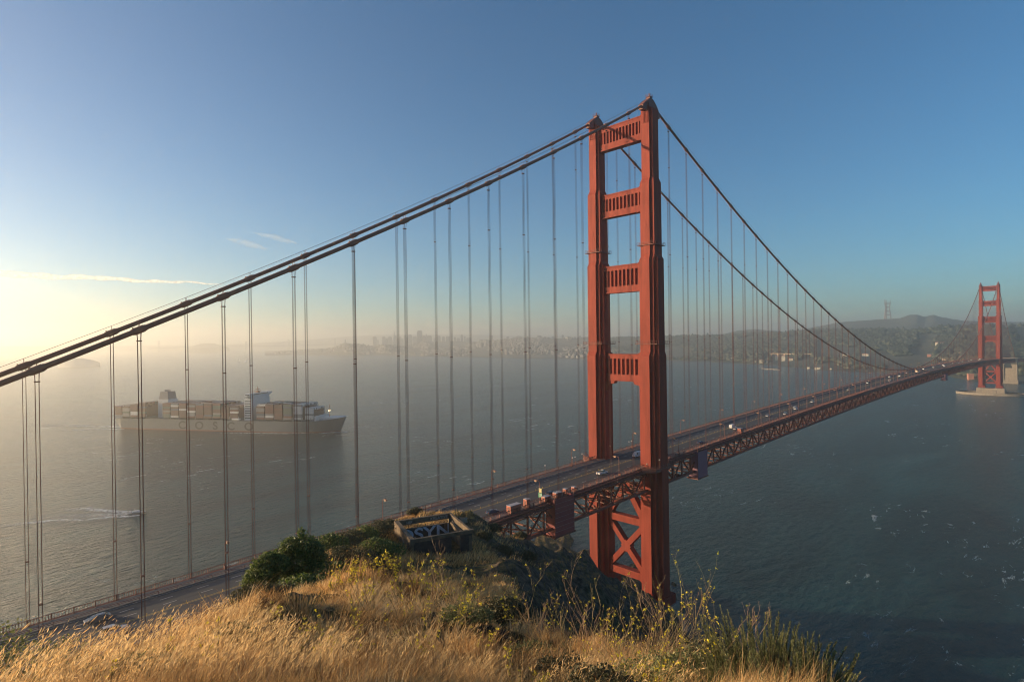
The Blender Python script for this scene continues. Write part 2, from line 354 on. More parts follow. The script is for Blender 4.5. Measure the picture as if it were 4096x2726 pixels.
def leg_tier(mb, z0, z1, rects, x0=0):
    for k, (a, b) in enumerate(rects): mb.box(x0-a, x0+a, -b, b, z0, z1)
TIERS = [(13, 70, [(5.8,1.72),(4.4,3.3),(2.5,5.2)]), (70, 118.4, [(5.4,1.71),(4.2,3.2),(2.8,4.8)]),
         (118.4, 158.6, [(4.4,1.70),(3.5,3.0),(2.4,4.4)]), (158.6, 190.6, [(3.8,1.69),(2.9,3.3)]), (190.6, 219.2, [(3.05,1.68),(2.2,2.75)])]
def make_tower(name, label):
    t = empty(name); t.parent = bridge; t['label'] = label
    for s in (-1, 1):
        mb = MB()
        for k, (z0, z1, rects) in enumerate(TIERS):
            leg_tier(mb, z0, z1-(1.9 if k < 4 and k > 0 else 0), rects)
            if 0 < k < 4:                                  # sloping shoulder between one tier and the slimmer one above
                nx = TIERS[k+1][2]
                for q, (a, b) in enumerate(rects):
                    a2, b2 = nx[min(q, len(nx)-1)]
                    if q >= len(nx): a2, b2 = a*.98, nx[-1][1]
                    za, zb = z1-1.9, z1+.002*q
                    mb.add([(-a,-b,za),(a,-b,za),(a,b,za),(-a,b,za),(-a2,-b2,zb),(a2,-b2,zb),(a2,b2,zb),(-a2,b2,zb)],
                           [(3,2,1,0),(4,5,6,7),(0,1,5,4),(1,2,6,5),(2,3,7,6),(3,0,4,7)])
        mb.box(-6.6,6.6,-2.4,2.4,13,19); mb.box(-6.2,6.2,-5.7,5.7,13,17)
        # plate joints, thin raised bands
        for z in np.arange(34, 216, 9.6):
            rr = next(r for z0, z1, r in TIERS if z0 <= z < z1)
            if any(abs(z-zz) < 3 for zz in (118,158,190)): continue
            for a, b in rr: mb.box(-a-.025, a+.025, -b-.025, b+.025, z, z+.22)
        for z in (88, 131, 170, 181):                       # inspection hatches on the outer faces
            xf = next(r for z0, z1, r in TIERS if z0 <= z < z1)[0][0]
            for sx in (-1, 1): mb.box(sx*xf-.06, sx*xf+.06, -.3, .3, z, z+1.7)
        # fluted head under the saddle
        for yy in (-1.3,-.65,0,.65,1.3): mb.box(-3.2,3.2,yy-.16,yy+.16,213.2,219.2)
        mb.box(-3.3,3.3,-1.85,1.85,219.2,219.8)
        leg = mb.build('leg', M_ORANGE, t, loc=(0,s*H,0))
        sb = MB(); prof_ = [(-6.2,217.9),(-6.6,219.6),(-4.6,221.3),(-2.4,223.0),(-1.2,223.7),(1.2,223.7),(2.4,223.0),(4.4,221.2),(6.4,218.7),(6.2,216.9),(3.4,217.6),(3.4,219.0),(-3.2,219.0),(-3.4,218.2)]
        n_ = len(prof_); sb.prism(prof_, 'y', -1.15, 1.15); sb.box(-3.0,3.0,-1.7,1.7,219.8,221.5)
        sb.build('saddle_housing', M_DKOR, leg)
        bc = MB(); bc.box(-.85,.85,-.85,.85,223.5,224.5); bc.box(-1.15,1.15,-1.15,1.15,224.5,224.65)
        for cx in (-1.1,1.1):
            for cy in (-1.1,1.1): bc.beam((cx,cy,224.6),(cx,cy,225.6),.07,.07)
        for zz in (225.1, 225.55):
            for q in (-1.1,1.1): bc.beam((-1.15,q,zz),(1.15,q,zz),.06,.06); bc.beam((q,-1.15,zz),(q,1.15,zz),.06,.06)
        bc.tube([(0,0,224.6),(0,0,225.7)], .22, 8); bc.tube([(0,0,225.7),(0,0,226.4)], [.28,.06], 8)
        bc.build('beacon', M_DKOR, leg)
        for zz in (162.6, 121.6):
            a, b = next(r for z0, z1, r in TIERS if z0 <= zz < z1)[0]; b = next(r for z0, z1, r in TIERS if z0 <= zz < z1)[-1][1]
            gb = MB(); a += .7; b += .7
            gb.box(-a,a,-b,b,zz-.18,zz)
            for sx in (-1,1):
                for zz2 in (.55,1.1): gb.beam((sx*a,-b,zz+zz2),(sx*a,b,zz+zz2),.07,.07); gb.beam((-a,sx*b,zz+zz2),(a,sx*b,zz+zz2),.07,.07)
                for q in np.linspace(-b,b,7): gb.beam((sx*a,q,zz),(sx*a,q,zz+1.1),.07,.07)
                for q in np.linspace(-a,a,7): gb.beam((q,sx*b,zz),(q,sx*b,zz+1.1),.07,.07)
            gb.build('gallery', M_DKOR, leg)
    # portal struts: fluted panels between a top and a bottom band
    for zb, zt, nf, yi, br, tr in ((207.4,217.6,12,11.4,1.9,1.2),(177.4,187.7,10,11.0,2.0,1.6),(143.9,155.9,9,10.7,3.0,1.8),(105.4,117.2,8,10.3,6.5,2.0)):
        mb = MB(); X = 1.35
        mb.box(-.45,.45,-yi,yi,zb+.02,zt-.02)
        mb.box(-X,X,-yi-1,yi+1,zb,zb+2.9); mb.box(-X,X,-yi-1,yi+1,zt-2.1,zt)
        mb.box(-X-.25,X+.25,-yi-1,yi+1,zb+.003,zb+.55); mb.box(-X-.2,X+.2,-yi-1,yi+1,zt-.5,zt-.003)
        for sy in (-1,1): mb.box(-X,X,min(sy*yi,sy*(yi-1.4)),max(sy*yi,sy*(yi-1.4)),zb+2.9,zt-2.1)
        w = 2*(yi-1.4)/nf
        for i in range(nf):
            yc = -(yi-1.4)+w*(i+.5)
            for sx in (-1,1):
                mb.prism([(sx*.45,yc-w*.26),(sx*X,yc-w*.19),(sx*X,yc+w*.19),(sx*.45,yc+w*.26)], 'z', zb+2.9, zt-2.1)
        for sy in (-1,1):                                  # haunches in the corners of the openings
            y0 = sy*(yi+.6)
            mb.prism([(y0,zb+.01),(y0-sy*br*.95,zb+.01),(y0-sy*br*.85,zb-br*.18),(y0-sy*br*.5,zb-br*.25),(y0-sy*br*.32,zb-br*.75),(y0-sy*br*.12,zb-br*1.15),(y0,zb-br*1.25)], 'x', -1.2, 1.2)
            mb.prism([(y0,zt-.01),(y0-sy*tr*2.0,zt-.01),(y0-sy*tr*1.5,zt+.5),(y0-sy*tr*.9,zt+.8),(y0-sy*tr*.7,zt+1.5),(y0,zt+1.9)], 'x', -1.2, 1.2)
        if zt > 210:
            for q in np.linspace(-9,9,8): mb.beam((1,q,zt),(1,q,zt+1.1),.06,.06)
            mb.beam((1,-9,zt+1.1),(1,9,zt+1.1),.06,.06)
        mb.build('portal_strut', M_ORANGE, t)
    # braced panels below the roadway
    br = MB(); yi = 9.6
    for zz in (45.5, 22.4): br.box(-1.6,1.6,-yi,yi,zz-1.5,zz+1.5)
    br.box(-1.6,1.6,-yi,yi,59.2,61.4)
    for za, zb in ((45.5,59.8),(22.4,45.5)):
        zm = (za+zb)/2
        for s in (-1,1):
            if zb > 50:
                br.beam((0,s*9.4,za+.6),(0,s*1.0,zb-.2),2.0,2.9,up=(1,0,0)) if False else br.add(*slab((s*9.6,za+.4),(s*.6,zb),1.25,1.5))
            else:
                br.add(*slab((s*9.6,za+.8),(-s*9.6,zb-.8),1.15,1.45+.03*s))
    br.prism([(-2.6,33.95),(0,31.2),(2.6,33.95),(0,36.7)], 'x', -1.5, 1.5)
    for zz in (22.4,45.5):
        for s in (-1,1): br.prism([(s*9.7,zz-3.4),(s*9.7,zz+3.6),(s*6.6,zz+1.4),(s*6.6,zz-1.4)], 'x', -1.53, 1.53)
    br.build('cross_brace', M_ORANGE, t)
    for s in (-1,1):                                       # bulging walkway round each leg at road level
        pl = MB()
        y0 = s*12.4; pts = [(-10.5,y0),(-8.6,y0+s*3.4),(-6.6,y0+s*6.3),(6.6,y0+s*6.3),(8.6,y0+s*3.4),(10.5,y0)]
        pl.prism(pts, 'z', 69.2, 70.45)
        for i in range(5):
            a, b = pts[i], pts[i+1]
            for zz in (71.0,71.65): pl.beam((*a,zz),(*b,zz),.12,.12)
            for q in np.linspace(0,1,10): pl.beam((a[0]+(b[0]-a[0])*q,a[1]+(b[1]-a[1])*q,70.4),(a[0]+(b[0]-a[0])*q,a[1]+(b[1]-a[1])*q,71.7),.09,.09)
        pl.build('walkway_bay', M_DKOR, t)
    return t
def slab(a, b, hw, hx):                                     # a flat brace in the plane of the tower: a, b are (y, z)
    d = np.array([b[0]-a[0], b[1]-a[1]]); d = d/np.hypot(*d); nrm = np.array([-d[1], d[0]])*hw
    q = [np.array(a)+nrm, np.array(b)+nrm, np.array(b)-nrm, np.array(a)-nrm]
    v = [(-hx,*k) for k in q]+[(hx,*k) for k in q]
    return v, [(0,1,2,3),(7,6,5,4),(4,5,1,0),(5,6,2,1),(6,7,3,2),(7,4,0,3)]
tw1 = make_tower('tower', 'near bridge tower, tall in the middle of the view, its left faces sunlit')
tw2 = copy_tree(tw1, bridge); tw2.location = (LM,0,1.0); tw2['label'] = 'far bridge tower, small and hazy at the right edge, standing on a pier in the water'
pier_mb = MB(); pier_mb.box(-9,9,-22,22,-2,13); pier_mb.box(-10,10,-9,9,-2,10)
pier = pier_mb.build('tower_pier', M_CONC, None, loc=(LM,0,0)); tag(pier, 'grey concrete pier block under the far bridge tower', 'pier')
fm = MB(); N = 40
ell = [(30*math.cos(2*math.pi*i/N), 56*math.sin(2*math.pi*i/N)) for i in range(N)]
ell2 = [(x*.90, y*.93) for x, y in ell]
for i in range(N):
    j = (i+1) % N
    fm.add([(*ell[i],-2),(*ell[j],-2),(*ell[j],4.4),(*ell[i],4.4),(*ell2[i],-2),(*ell2[j],-2),(*ell2[j],4.4),(*ell2[i],4.4)],
           [(0,1,2,3),(7,6,5,4),(3,2,6,7)])
fend = fm.build('pier_fender', M_CONC, None, loc=(LM,0,0)); tag(fend, 'oval concrete fender wall round the foot of the far tower', 'sea wall')
np_mb = MB(); np_mb.box(-11,11,-21,21,-3,7); [np_mb.box(-8,8,q-6.5,q+6.5,7,13) for q in (-H,H)]; pn = np_mb.build('tower_pier', M_CONC, None, loc=(0,0,0)); tag(pn, 'concrete footing of the near tower low behind the dark cliff', 'pier')

# cables, hand ropes, suspenders
for s in (-1, 1):
    xs = list(np.arange(-343,-7,8.0))+[-6.4,-4.4,-2.2,0,2.2,4.4,6.4]+list(np.arange(16,LM-6,16.0))+[LM-6,LM-2,LM,LM+2,LM+6]+list(np.arange(LM+14,LM+343,14))
    def zc(x): return zcab(x)
    mb = MB(); mb.tube([(x, s*H, zc(x)) for x in xs], .50, 12)
    c = mb.build('main_cable', M_CABLE, bridge, smooth=True)
    c['label'] = 'nearer main cable on the seaward side' if s < 0 else 'farther main cable on the bay side'
    hm = MB()
    kk = [k for k in range(-22, 107) if k not in (0, 84)]
    for q in (-.42,.42):
        seg = [(x, s*H+q, zc(x)+1.55) for x in [k*PN for k in range(-22,107)]]
        hm.tube(seg, .028, 4)
        for k in kk:
            x = k*PN; hm.beam((x,s*H+q,zc(x)+.4),(x,s*H+q,zc(x)+1.6),.07,.07)
    hm.build('hand_rope', M_DKOR, c)
allk = [(k, s) for k in range(-22, 107) if k not in (0, 84) for s in (-1, 1)]
def susp_geo(mb, k, s):
    x = k*PN; z1 = zcab(x); z0 = deck(x)-.6; y = s*H
    if z1-z0 < 1: return
    for dx in (-.27,.27):
        for dy in (-.2,.2):
            mb.tube([(x+dx,y+dy,z0),(x+dx,y+dy,z1-2.0 if z1-z0 > 6 else z1),(x+dx*1.25,y+dy*2.3,z1+.1)], .044, 4, cap=False)
    if z1-z0 > 8: mb.box(x-.42,x+.42,y-.3,y+.3,z1-2.2,z1-2.0)
    zz = z0+14
    while zz < z1-12: mb.box(x-.34,x+.34,y-.27,y+.27,zz,zz+.22); zz += 38
def band_geo(mb, k, s):
    x = k*PN; a = Vector((x-1.15,s*H,zcab(x-1.15))); b = Vector((x+1.15,s*H,zcab(x+1.15)))
    a2 = a.lerp(b,.13); b2 = a.lerp(b,.87)
    mb.tube([a,b], .60, 12); mb.tube([a2,b2], .70, 12); 
    mb.box(x-1.15,x-.9,s*H-.1,s*H+.1,a.z+.5,a.z+1.0)
vis = sorted([(k, s) for k, s in allk if -14 <= k <= 76], key=lambda t: math.hypot(t[0]*PN-CAM[0], t[1]*H-CAM[1]))
first, rest = vis[:100], [t for t in allk if t not in set(vis[:100])]
for k, s in first:
    mb = MB(); susp_geo(mb, k, s); o = mb.build('suspender', M_ROPE, bridge)
    b2 = MB(); band_geo(b2, k, s); b2.build('cable_band', M_CABLE, o, smooth=False)
mb = MB(); b2 = MB()
for k, s in rest: susp_geo(mb, k, s); band_geo(b2, k, s)
o = mb.build('suspender', M_ROPE, bridge); o['kind'] = 'stuff'; o = b2.build('cable_band', M_DKOR, bridge); o['kind'] = 'stuff'

# deck, trusses, railings
X0, X1 = -343.0, 1950.0
xs = list(np.arange(X0, X1, 15.24))
def strip(mb, y0, y1, dz, th=None, xa=X0, xb=X1):
    xx = [x for x in xs if xa < x < xb]; xx = [xa]+xx+[xb]
    for a, b in zip(xx[:-1], xx[1:]):
        za, zb_ = deck(a)+dz, deck(b)+dz; t = th or 0
        if th: mb.add([(a,y0,za-t),(b,y0,zb_-t),(b,y1,zb_-t),(a,y1,za-t),(a,y0,za),(b,y0,zb_),(b,y1,zb_),(a,y1,za)],
                      [(3,2,1,0),(4,5,6,7),(0,1,5,4),(2,3,7,6)]+([(3,0,4,7)] if a == xa else [])+([(1,2,6,5)] if b == xb else []))
        else: mb.add([(a,y0,za),(b,y0,zb_),(b,y1,zb_),(a,y1,za)], [(0,1,2,3)])
mb = MB(); strip(mb, -9.3, 9.3, 0, .45); road = mb.build('road', M_ASPH); tag(road, 'dark six-lane roadway running over the bridge', None, kind='structure')
mk = MB()
for y in (-6.2,-3.1+0.0,3.1,6.2):
    if y == -3.1: continue
    x = X0
    while x < 1400: mk.add([(x,y-.07,deck(x)+.006),(x+2.6,y-.07,deck(x+2.6)+.006),(x+2.6,y+.07,deck(x+2.6)+.006),(x,y+.07,deck(x)+.006)],[(0,1,2,3)]); x += 7.6
for y in (-9.0, 9.0): strip(mk, y-.08, y+.08, .006)
o = mk.build('lane_markings', M_PAINTW); tag(o, 'white broken lane lines on the bridge road', None, kind='structure')
my = MB(); strip(my, -.32, -.18, .006); strip(my, .18, .32, .006)
x = X0
while x < 1400: my.tube([(x,0,deck(x)),(x,0,deck(x)+.55)], .07, 5); x += 3.8
o = my.build('median_markings', M_PAINTY); tag(o, 'yellow median line with short posts down the middle of the bridge road', None, kind='structure')
for s in (-1,1):
    mb = MB(); strip(mb, min(s*9.3,s*12.6), max(s*9.3,s*12.6), .28, .5)
    o = mb.build('sidewalk', M_WALK, bridge)
    rl = MB(); y = s*12.75
    strip(rl, y-.09, y+.09, 1.62, .14); strip(rl, y-.06, y+.06, .52, .12); strip(rl, y-.12, y+.12, .3, .95)
    x = X0
    while x < 1500:
        z = deck(x)
        if x < 330:
            for q in range(8): xx = x+q*.4763; rl.box(xx-.05,xx+.05,y-.04,y+.04,z+.5,z+1.5)
        rl.box(x-.12,x+.12,y-.12,y+.12,z+.2,z+1.72); x += 3.81
    rl.build('railing', M_DKOR, bridge)
    ir = MB(); y = s*9.5; strip(ir, y-.06, y+.06, .95, .12); strip(ir, y-.05, y+.05, .62, .1)
    x = X0
    while x < 1400: z = deck(x); ir.box(x-.07,x+.07,y-.07,y+.07,z+.2,z+.95); x += 3.81
    ir.build('traffic_rail', M_DKOR, bridge)
    tr = MB(); y = s*H; ph = 7.62
    def zt(x): return deck(x)-1.15
    def zb(x): return deck(x)-8.9
    for dz, hh, ww in ((-1.15,.95,.9),(-8.9,1.0,.95)): 
        strip(tr, y-ww/2, y+ww/2, dz+hh/2, hh)
    strip(tr, y-.35, y+.35, .12, .5)
    i = 0; x = X0
    while x < X1-8:
        tr.box(x-.24,x+.24,y-.3,y+.3,zb(x),zt(x))
        a, b = ((x,y,zt(x)),(x+ph,y,zb(x+ph))) if i % 2 == 0 else ((x,y,zb(x)),(x+ph,y,zt(x+ph)))
        tr.beam(a, b, .55, .5, up=(0,0,1)); x += ph; i += 1
    tr.build('side_truss', M_TRUSS, bridge)
    ut = MB(); strip(ut, s*(H+.9)-.25, s*(H+.9)+.25, -.9, .35); ut.build('maintenance_rail', M_DKOR, bridge)
fl = MB(); x = X0; i = 0
while x < X1-8:
    z = deck(x)
    fl.box(x-.3,x+.3,-H+.4,H-.4,z-2.4,z-.5)
    fl.beam((x,-H,z-2.2),(x,0,z-8.6),.35,.35); fl.beam((x,H,z-2.2),(x,0,z-8.6),.35,.35)
    fl.box(x-.25,x+.25,-H+.4,H-.4,z-9.1,z-8.6)
    if i % 2 == 0: fl.beam((x,-H,z-8.8),(x+15.24,H,deck(x+15.24)-8.8),.45,.4); fl.beam((x,H,z-8.83),(x+15.24,-H,deck(x+15.24)-8.83),.45,.4)
    x += 7.62; i += 1
for y in (-7,-3.5,0,3.5,7): strip(fl, y-.2, y+.2, -.46, .9)
fl.build('floor_frame', M_DKOR, bridge)

# south shore pylon with its arch
def arch_block(x0, x1, yh, z1, name, label):
    mb = MB(); w = 7.5
    n_ = 10; arc = [(math.cos(math.pi*i/n_)*w, 42+math.sin(math.pi*i/n_)*w*1.4) for i in range(n_+1)]
    for s in (-1,1): mb.box(x0,x1,*sorted((s*w,s*yh)),0,z1)
    for i in range(n_):
        (ya,za),(yb,zb_) = arc[i], arc[i+1]
        mb.prism([(ya,za),(yb,zb_),(yb,z1),(ya,z1)], 'x', x0, x1)
    mb.box(x0-1,x1+1,-yh-1.5,yh+1.5,0,9); mb.box(x0-.5,x1+.5,-yh-.8,yh+.8,z1-2,z1-.005)
    mb.box(x0+2,x1-2,-w,w,9,38)
    o = mb.build(name, M_CONC); tag(o, label, 'bridge pylon'); return o
arch_block(1618,1634,17.5,63,'concrete_pylon','tall pale concrete pylon with a dark arch at the right edge behind the far tower')

# painters' huts, signs, screens, lamps on the bridge
M_HUT = mat('hut_paint', (.42,.12,.07), .7, var=.15, scale=2); M_HUTR = mat('hut_roof', (.40,.36,.36), .6)
def hut(name, x, y, lx, ly, h, label):
    e = empty(name, (x,y,deck(x)+.3), label=label, cat='equipment hut', group='red equipment huts along the near sidewalk')
    MB().box(-lx/2,lx/2,-ly/2,ly/2,0,h).build('cabin', M_HUT, e)
    MB().box(-lx/2-.1,lx/2+.1,-ly/2-.1,ly/2+.1,h,h+.12).build('roof', M_HUTR, e)
    MB().box(-lx/2-.03,-lx/2+.0,-ly*.25,ly*.25,.1,h*.8).build('door', M_DKOR, e)
hut('equipment_hut',-80.5,-11.6,4.6,1.9,2.3,'longest red hut with grey roof, leftmost of the row on the near sidewalk')
hut('equipment_hut',-74.2,-11.4,1.6,1.6,2.6,'tall narrow red hut with pale roof, second in the sidewalk row')
hut('equipment_hut',-65.0,-11.6,3.0,1.6,1.5,'low red hut behind the green road sign on the near sidewalk')
hut('equipment_hut',-59.2,-11.6,3.0,1.6,1.5,'low red hut just right of the green road sign, left of the near suspender')
hut('equipment_hut',-54.6,-11.4,1.3,1.3,1.7,'small square red box by the black car')
hut('equipment_hut',-50.0,-11.5,1.3,1.3,1.4,'smallest red box at the right end of the hut row')
hut('equipment_hut',88.2,-11.5,2.2,1.8,2.4,'orange sunlit box on the near sidewalk beyond the near tower')
M_SGY = mat('sign_yellow', (.62,.55,.25), .6); M_SGG = mat('sign_green', (.05,.30,.14), .6)
e = empty('road_sign', (-66.0,-9.9,deck(-66)), label='green road sign under a yellow sign on a post beside the near traffic lane', cat='road sign')
MB().tube([(0,0,0),(0,0,4.2)], .07, 6).build('post', M_DKOR, e)
s1 = MB().box(-.06,0,-.6,.6,2.9,4.4).build('warning_panel', M_SGY, e); s2 = MB().box(-.06,0,-.8,.8,1.2,2.75).build('green_panel', M_SGG, e)
mb = MB()
for z, w in ((2.4,.55),(2.05,.62),(1.7,.4)): mb.box(-.075,-.06,-w,w,z,z+.12)
mb.build('lettering', M_WHITE, s2)
M_TARP = mat('containment_tarp', (.26,.055,.055), .55, var=.12, scale=.4, trans=.25); M_TARP2 = mat('violet_tarp', (.27,.13,.18), .6, var=.1, scale=.3, trans=.25)
M_SEAM = mat('tarp_seam', (.42,.25,.26), .7)
def screen(name, x0, x1, zt_, zb_, m, label, seams):
    e = empty(name, ((x0+x1)/2,-15.2,zb_), label=label, cat='work screen', group='fabric work screens hung from the near truss')
    L = (x1-x0)/2; Hh = zt_-zb_
    b = MB(); b.box(-L,L,-.35,-.15,0,Hh); b.box(-L,-L+.2,-.15,4,0,Hh); b.box(L-.2,L,-.15,4,0,Hh); b.build('tarpaulin', m, e)
    if seams:
        q = MB()
        for i in range(1,8): q.box(-L-.01,L+.01,-.42,-.35,Hh*i/8-.03,Hh*i/8+.03)
        q.build('seam', M_SEAM, e)
    q = MB(); q.box(-L-.6,L+.6,-.6,5,-.5,-.005)
    q.build('scaffold_floor', M_DKOR, e)
    for sx in (-L,L): MB().tube([(sx,-.2,0),(sx,-.2,Hh+1.6)],.1,6).build('scaffold_pole', M_DKOR, e)
    return e
screen('work_screen',-64.8,-54.8,70.0,57.4,M_TARP,'large dark red fabric screen with pale horizontal seams left of the near tower',True)
screen('work_screen',34.2,43.4,71.2,59.2,M_TARP2,'violet fabric screen hanging from the truss just right of the near tower',False)
screen('work_screen',668,682,74.2,66.0,M_TARP2,'small dim screen under the far half of the bridge before the far tower',False)

M_LAMPH = mat('lamp_head', (.32,.16,.085), .6); M_LENS = mat('lamp_lens', (.5,.42,.28), .4)
def bridge_lamp():
    e = empty('street_lamp')
    MB().box(-.25,.25,-.25,.25,0,1.0).build('pole_base', M_DKOR, e)
    p = MB(); p.tube([(0,0,1.0),(0,0,6.6),(0,.25,7.2),(0,.8,7.5),(0,1.5,7.5)], [.14,.11,.10,.09,.08], 8); p.build('pole', M_DKOR, e)
    hd = MB(); hd.prism([(1.3,7.62),(2.3,7.55),(2.45,7.3),(2.2,7.05),(1.4,7.1),(1.25,7.35)], 'x', -.3, .3); h_ = hd.build('lamp_head', M_LAMPH, e)
    MB().box(-.2,.2,1.45,2.15,6.98,7.05).build('lens', M_LENS, h_)
    return e
proto = None; cnt = {(-1,-1):0,(-1,1):0,(1,-1):0,(1,1):0}
ordn = ['first','second','third','fourth','fifth','sixth','seventh','eighth','ninth','tenth','eleventh','twelfth','thirteenth','fourteenth','fifteenth','sixteenth','seventeenth','eighteenth','nineteenth','twentieth','twenty-first','twenty-second','twenty-third','twenty-fourth','twenty-fifth','twenty-sixth','twenty-seventh','twenty-eighth','twenty-ninth','thirtieth']
for s in (1,-1):
    for k in list(range(-4,0))+list(range(0,26)):
        x = 22.9+45.72*k
        if s < 0 and x < -75: continue
        o = bridge_lamp() if proto is None else copy_tree(proto)
        if proto is None: proto = o
        o.location = (x, s*12.1, deck(x)+.28); o.rotation_euler = (0,0,math.pi if s > 0 else 0)
        side = -1 if x < 0 else 1; cnt[(side,s)] += 1
        n0 = cnt[(side,s)] if side > 0 else (0-k if s > 0 else 0-k)
        tag(o, '%s lamp post %s of the near tower along the %s sidewalk' % (ordn[n0-1], 'right' if side > 0 else 'left', 'far' if s > 0 else 'near'), 'street lamp', 'curved lamp posts along the bridge')
def post_light():
    e = empty('sidewalk_light')
    MB().tube([(0,0,0),(0,0,3.3)], .09, 6).build('pole', M_DKOR, e)
    MB().tube([(0,0,3.3),(0,0,3.45),(0,0,3.75),(0,0,3.85)], [.1,.28,.3,.1], 8).build('lamp_globe', mat('lamp_globe', (.62,.5,.42), .4), e)
    return e
proto = None
for px_, y_, lab in ((2180,12.2,'lone short light post on the far sidewalk, left of the near tower'),(2290,12.2,'left one of two close short light posts by the curved lamp left of the tower'),(2301,12.2,'right one of two close short light posts by the curved lamp left of the tower'),
                    (2329,13.6,'short orange light post on the bulge of walkway left of the near tower'),(2517,12.2,'left one of two short light posts seen between the tower legs'),(2527,12.2,'right one of two short light posts seen between the tower legs'),
                    (2388,-11.9,'short light post on the near sidewalk below the white pickup'),(2588,-18.2,'short light post in front of the sunlit face of the near tower leg'),(2638,-18.2,'short light post in front of the dark face of the near tower leg')):
    P = at_y(px_, 1850, y_); o = post_light() if proto is None else copy_tree(proto)
    if proto is None: proto = o
    o.location = (P[0], y_, deck(P[0])+.28); tag(o, lab, 'light post', 'short light posts along the sidewalks')

# ------------------------------------------------------------------ vehicles
def loft(mb, secs):                                         # secs: (x, z0, z1, w0, w1) half widths below and above
    b = len(mb.v)
    for x, z0, z1, w0, w1 in secs:
        mb.v += [(x,-w0,z0),(x,w0,z0),(x,w1,z1),(x,-w1,z1)]
    for i in range(len(secs)-1):
        a = b+4*i
        for j in range(4): mb.f.append((a+j,a+(j+1)%4,a+4+(j+1)%4,a+4+j)); mb.m.append(mb.cur)
    mb.f.append((b+3,b+2,b+1,b)); mb.m.append(mb.cur); e = b+4*(len(secs)-1); mb.f.append((e,e+1,e+2,e+3)); mb.m.append(mb.cur)
M_LIT = mat('lit_headlight', (1,.9,.7), .3, emis=(1,.88,.6,5)); M_UNLIT = mat('headlight_glass', (.7,.7,.68), .15); M_TAIL = mat('tail_lamp', (.35,.02,.015), .3)
paints = {}
def paint(c):
    if c not in paints: paints[c] = mat('car_paint_'+str(len(paints)), c, .28, spec=.6)
    return paints[c]
def make_car(kind, col, lit):
    e = empty({'sedan':'car','suv':'car','van':'van','pickup':'pickup_truck','bus':'bus'}[kind]); pm = paint(col)
    b = MB(); g = MB(); r = MB()
    if kind in ('sedan','suv'):
        hh = 1.42 if kind == 'sedan' else 1.72; L = 2.3
        loft(b, [(-L,.45,.85,.72,.70),(-L+.25,.28,.98,.86,.80),(-1.2,.22,1.0,.9,.84),(.7,.22,.97,.9,.84),(1.6,.25,.88,.88,.80),(L-.1,.32,.74,.8,.72),(L,.42,.62,.7,.64)])
        rear = -1.9 if kind == 'sedan' else -2.15
        loft(g, [(rear,.97,.99,.80,.78),(rear+(.65 if kind=='sedan' else .25),.97,hh-.06,.82,.62),(.1,.97,hh-.04,.83,.63),(1.15,.95,.97,.80,.78)])
        loft(r, [(rear+(.7 if kind=='sedan' else .3),hh-.09,hh-.03,.66,.56),(-.6,hh-.09,hh,.68,.58),(.12,hh-.09,hh-.02,.66,.56)])
    elif kind == 'van':
        L = 2.7
        loft(b, [(-L,.4,2.0,.92,.82),(-L+.1,.3,2.15,.95,.85),(.9,.3,2.2,.96,.86),(1.5,.3,1.35,.96,.88),(L-.2,.32,1.1,.92,.82),(L,.45,.8,.8,.75)])
        loft(g, [(.5,1.3,1.9,.975,.90),(1.0,1.3,1.9,.97,.88),(1.45,1.28,1.36,.965,.885)])
        loft(r, [(-L+.2,2.14,2.2,.80,.76),(.8,2.18,2.26,.80,.76)])
    elif kind == 'bus':
        L = 6
        loft(b, [(-L,.4,3.0,1.25,1.2),(L,.4,3.0,1.25,1.2)]); loft(g, [(-L+.4,1.4,2.4,1.27,1.24),(L+.03,1.4,2.4,1.27,1.24)]); loft(r, [(-L+.1,3.0,3.15,1.15,1.05),(L-.1,3.0,3.15,1.15,1.05)])
    else:
        L = 2.8
        loft(b, [(.1,.35,1.05,.95,.92),(1.5,.35,1.02,.95,.88),(L-.1,.4,.95,.9,.82),(L,.5,.8,.8,.75)])
        loft(b, [(-L,.45,.62,.95,.95),(.1,.45,.62,.95,.95)])
        for s in (-1,1): loft(b, [(-L,.6,1.08,.95,.93),(.1,.6,1.08,.95,.93)] ) if False else b.box(-L,.1,min(s*.95,s*.82),max(s*.95,s*.82),.6,1.1)
        b.box(-L,-L+.1,-.82,.82,.6,1.1)
        loft(g, [(-.35,1.05,1.7,.85,.66),(.75,1.05,1.7,.86,.66),(1.4,1.02,1.04,.84,.8)])
        loft(r, [(-.35,1.68,1.78,.68,.6),(.72,1.68,1.78,.68,.6)])
    b.build('body', pm, e); g.build('windows', M_GLASSD, e); r.build('roof', pm, e)
    wx = L*.62; wm = None
    for sx in (-1,1):
        for sy in (-1,1):
            w = MB(); w.tube([(sx*wx,sy*.72,.33),(sx*wx,sy*.93,.33)], .33, 12); wo = w.build('wheel', M_BLACK, e)
            w = MB(); w.tube([(sx*wx,sy*.93,.33),(sx*wx,sy*.945,.33)], .2, 8); w.build('rim', M_STEEL, wo)
    for s in (-1,1):
        yy = (.45,.68) if kind != 'bus' else (.8,1.1); zl = .6 if kind != 'bus' else .8
        MB().box(L-.12,L+.03,*sorted((s*yy[0],s*yy[1])),zl-.02,zl+.14).build('headlight', M_LIT if lit else M_UNLIT, e)
        MB().box(-L-.02,-L+.12,*sorted((s*(yy[0]+.1),s*(yy[1]+.05))),zl+.1,zl+.3).build('tail_light', M_TAIL, e)
    return e
WHT, SIL, BLK, DBL, RED, GRY = (.55,.55,.54), (.36,.38,.40), (.02,.022,.025), (.03,.05,.09), (.28,.03,.02), (.12,.125,.13)
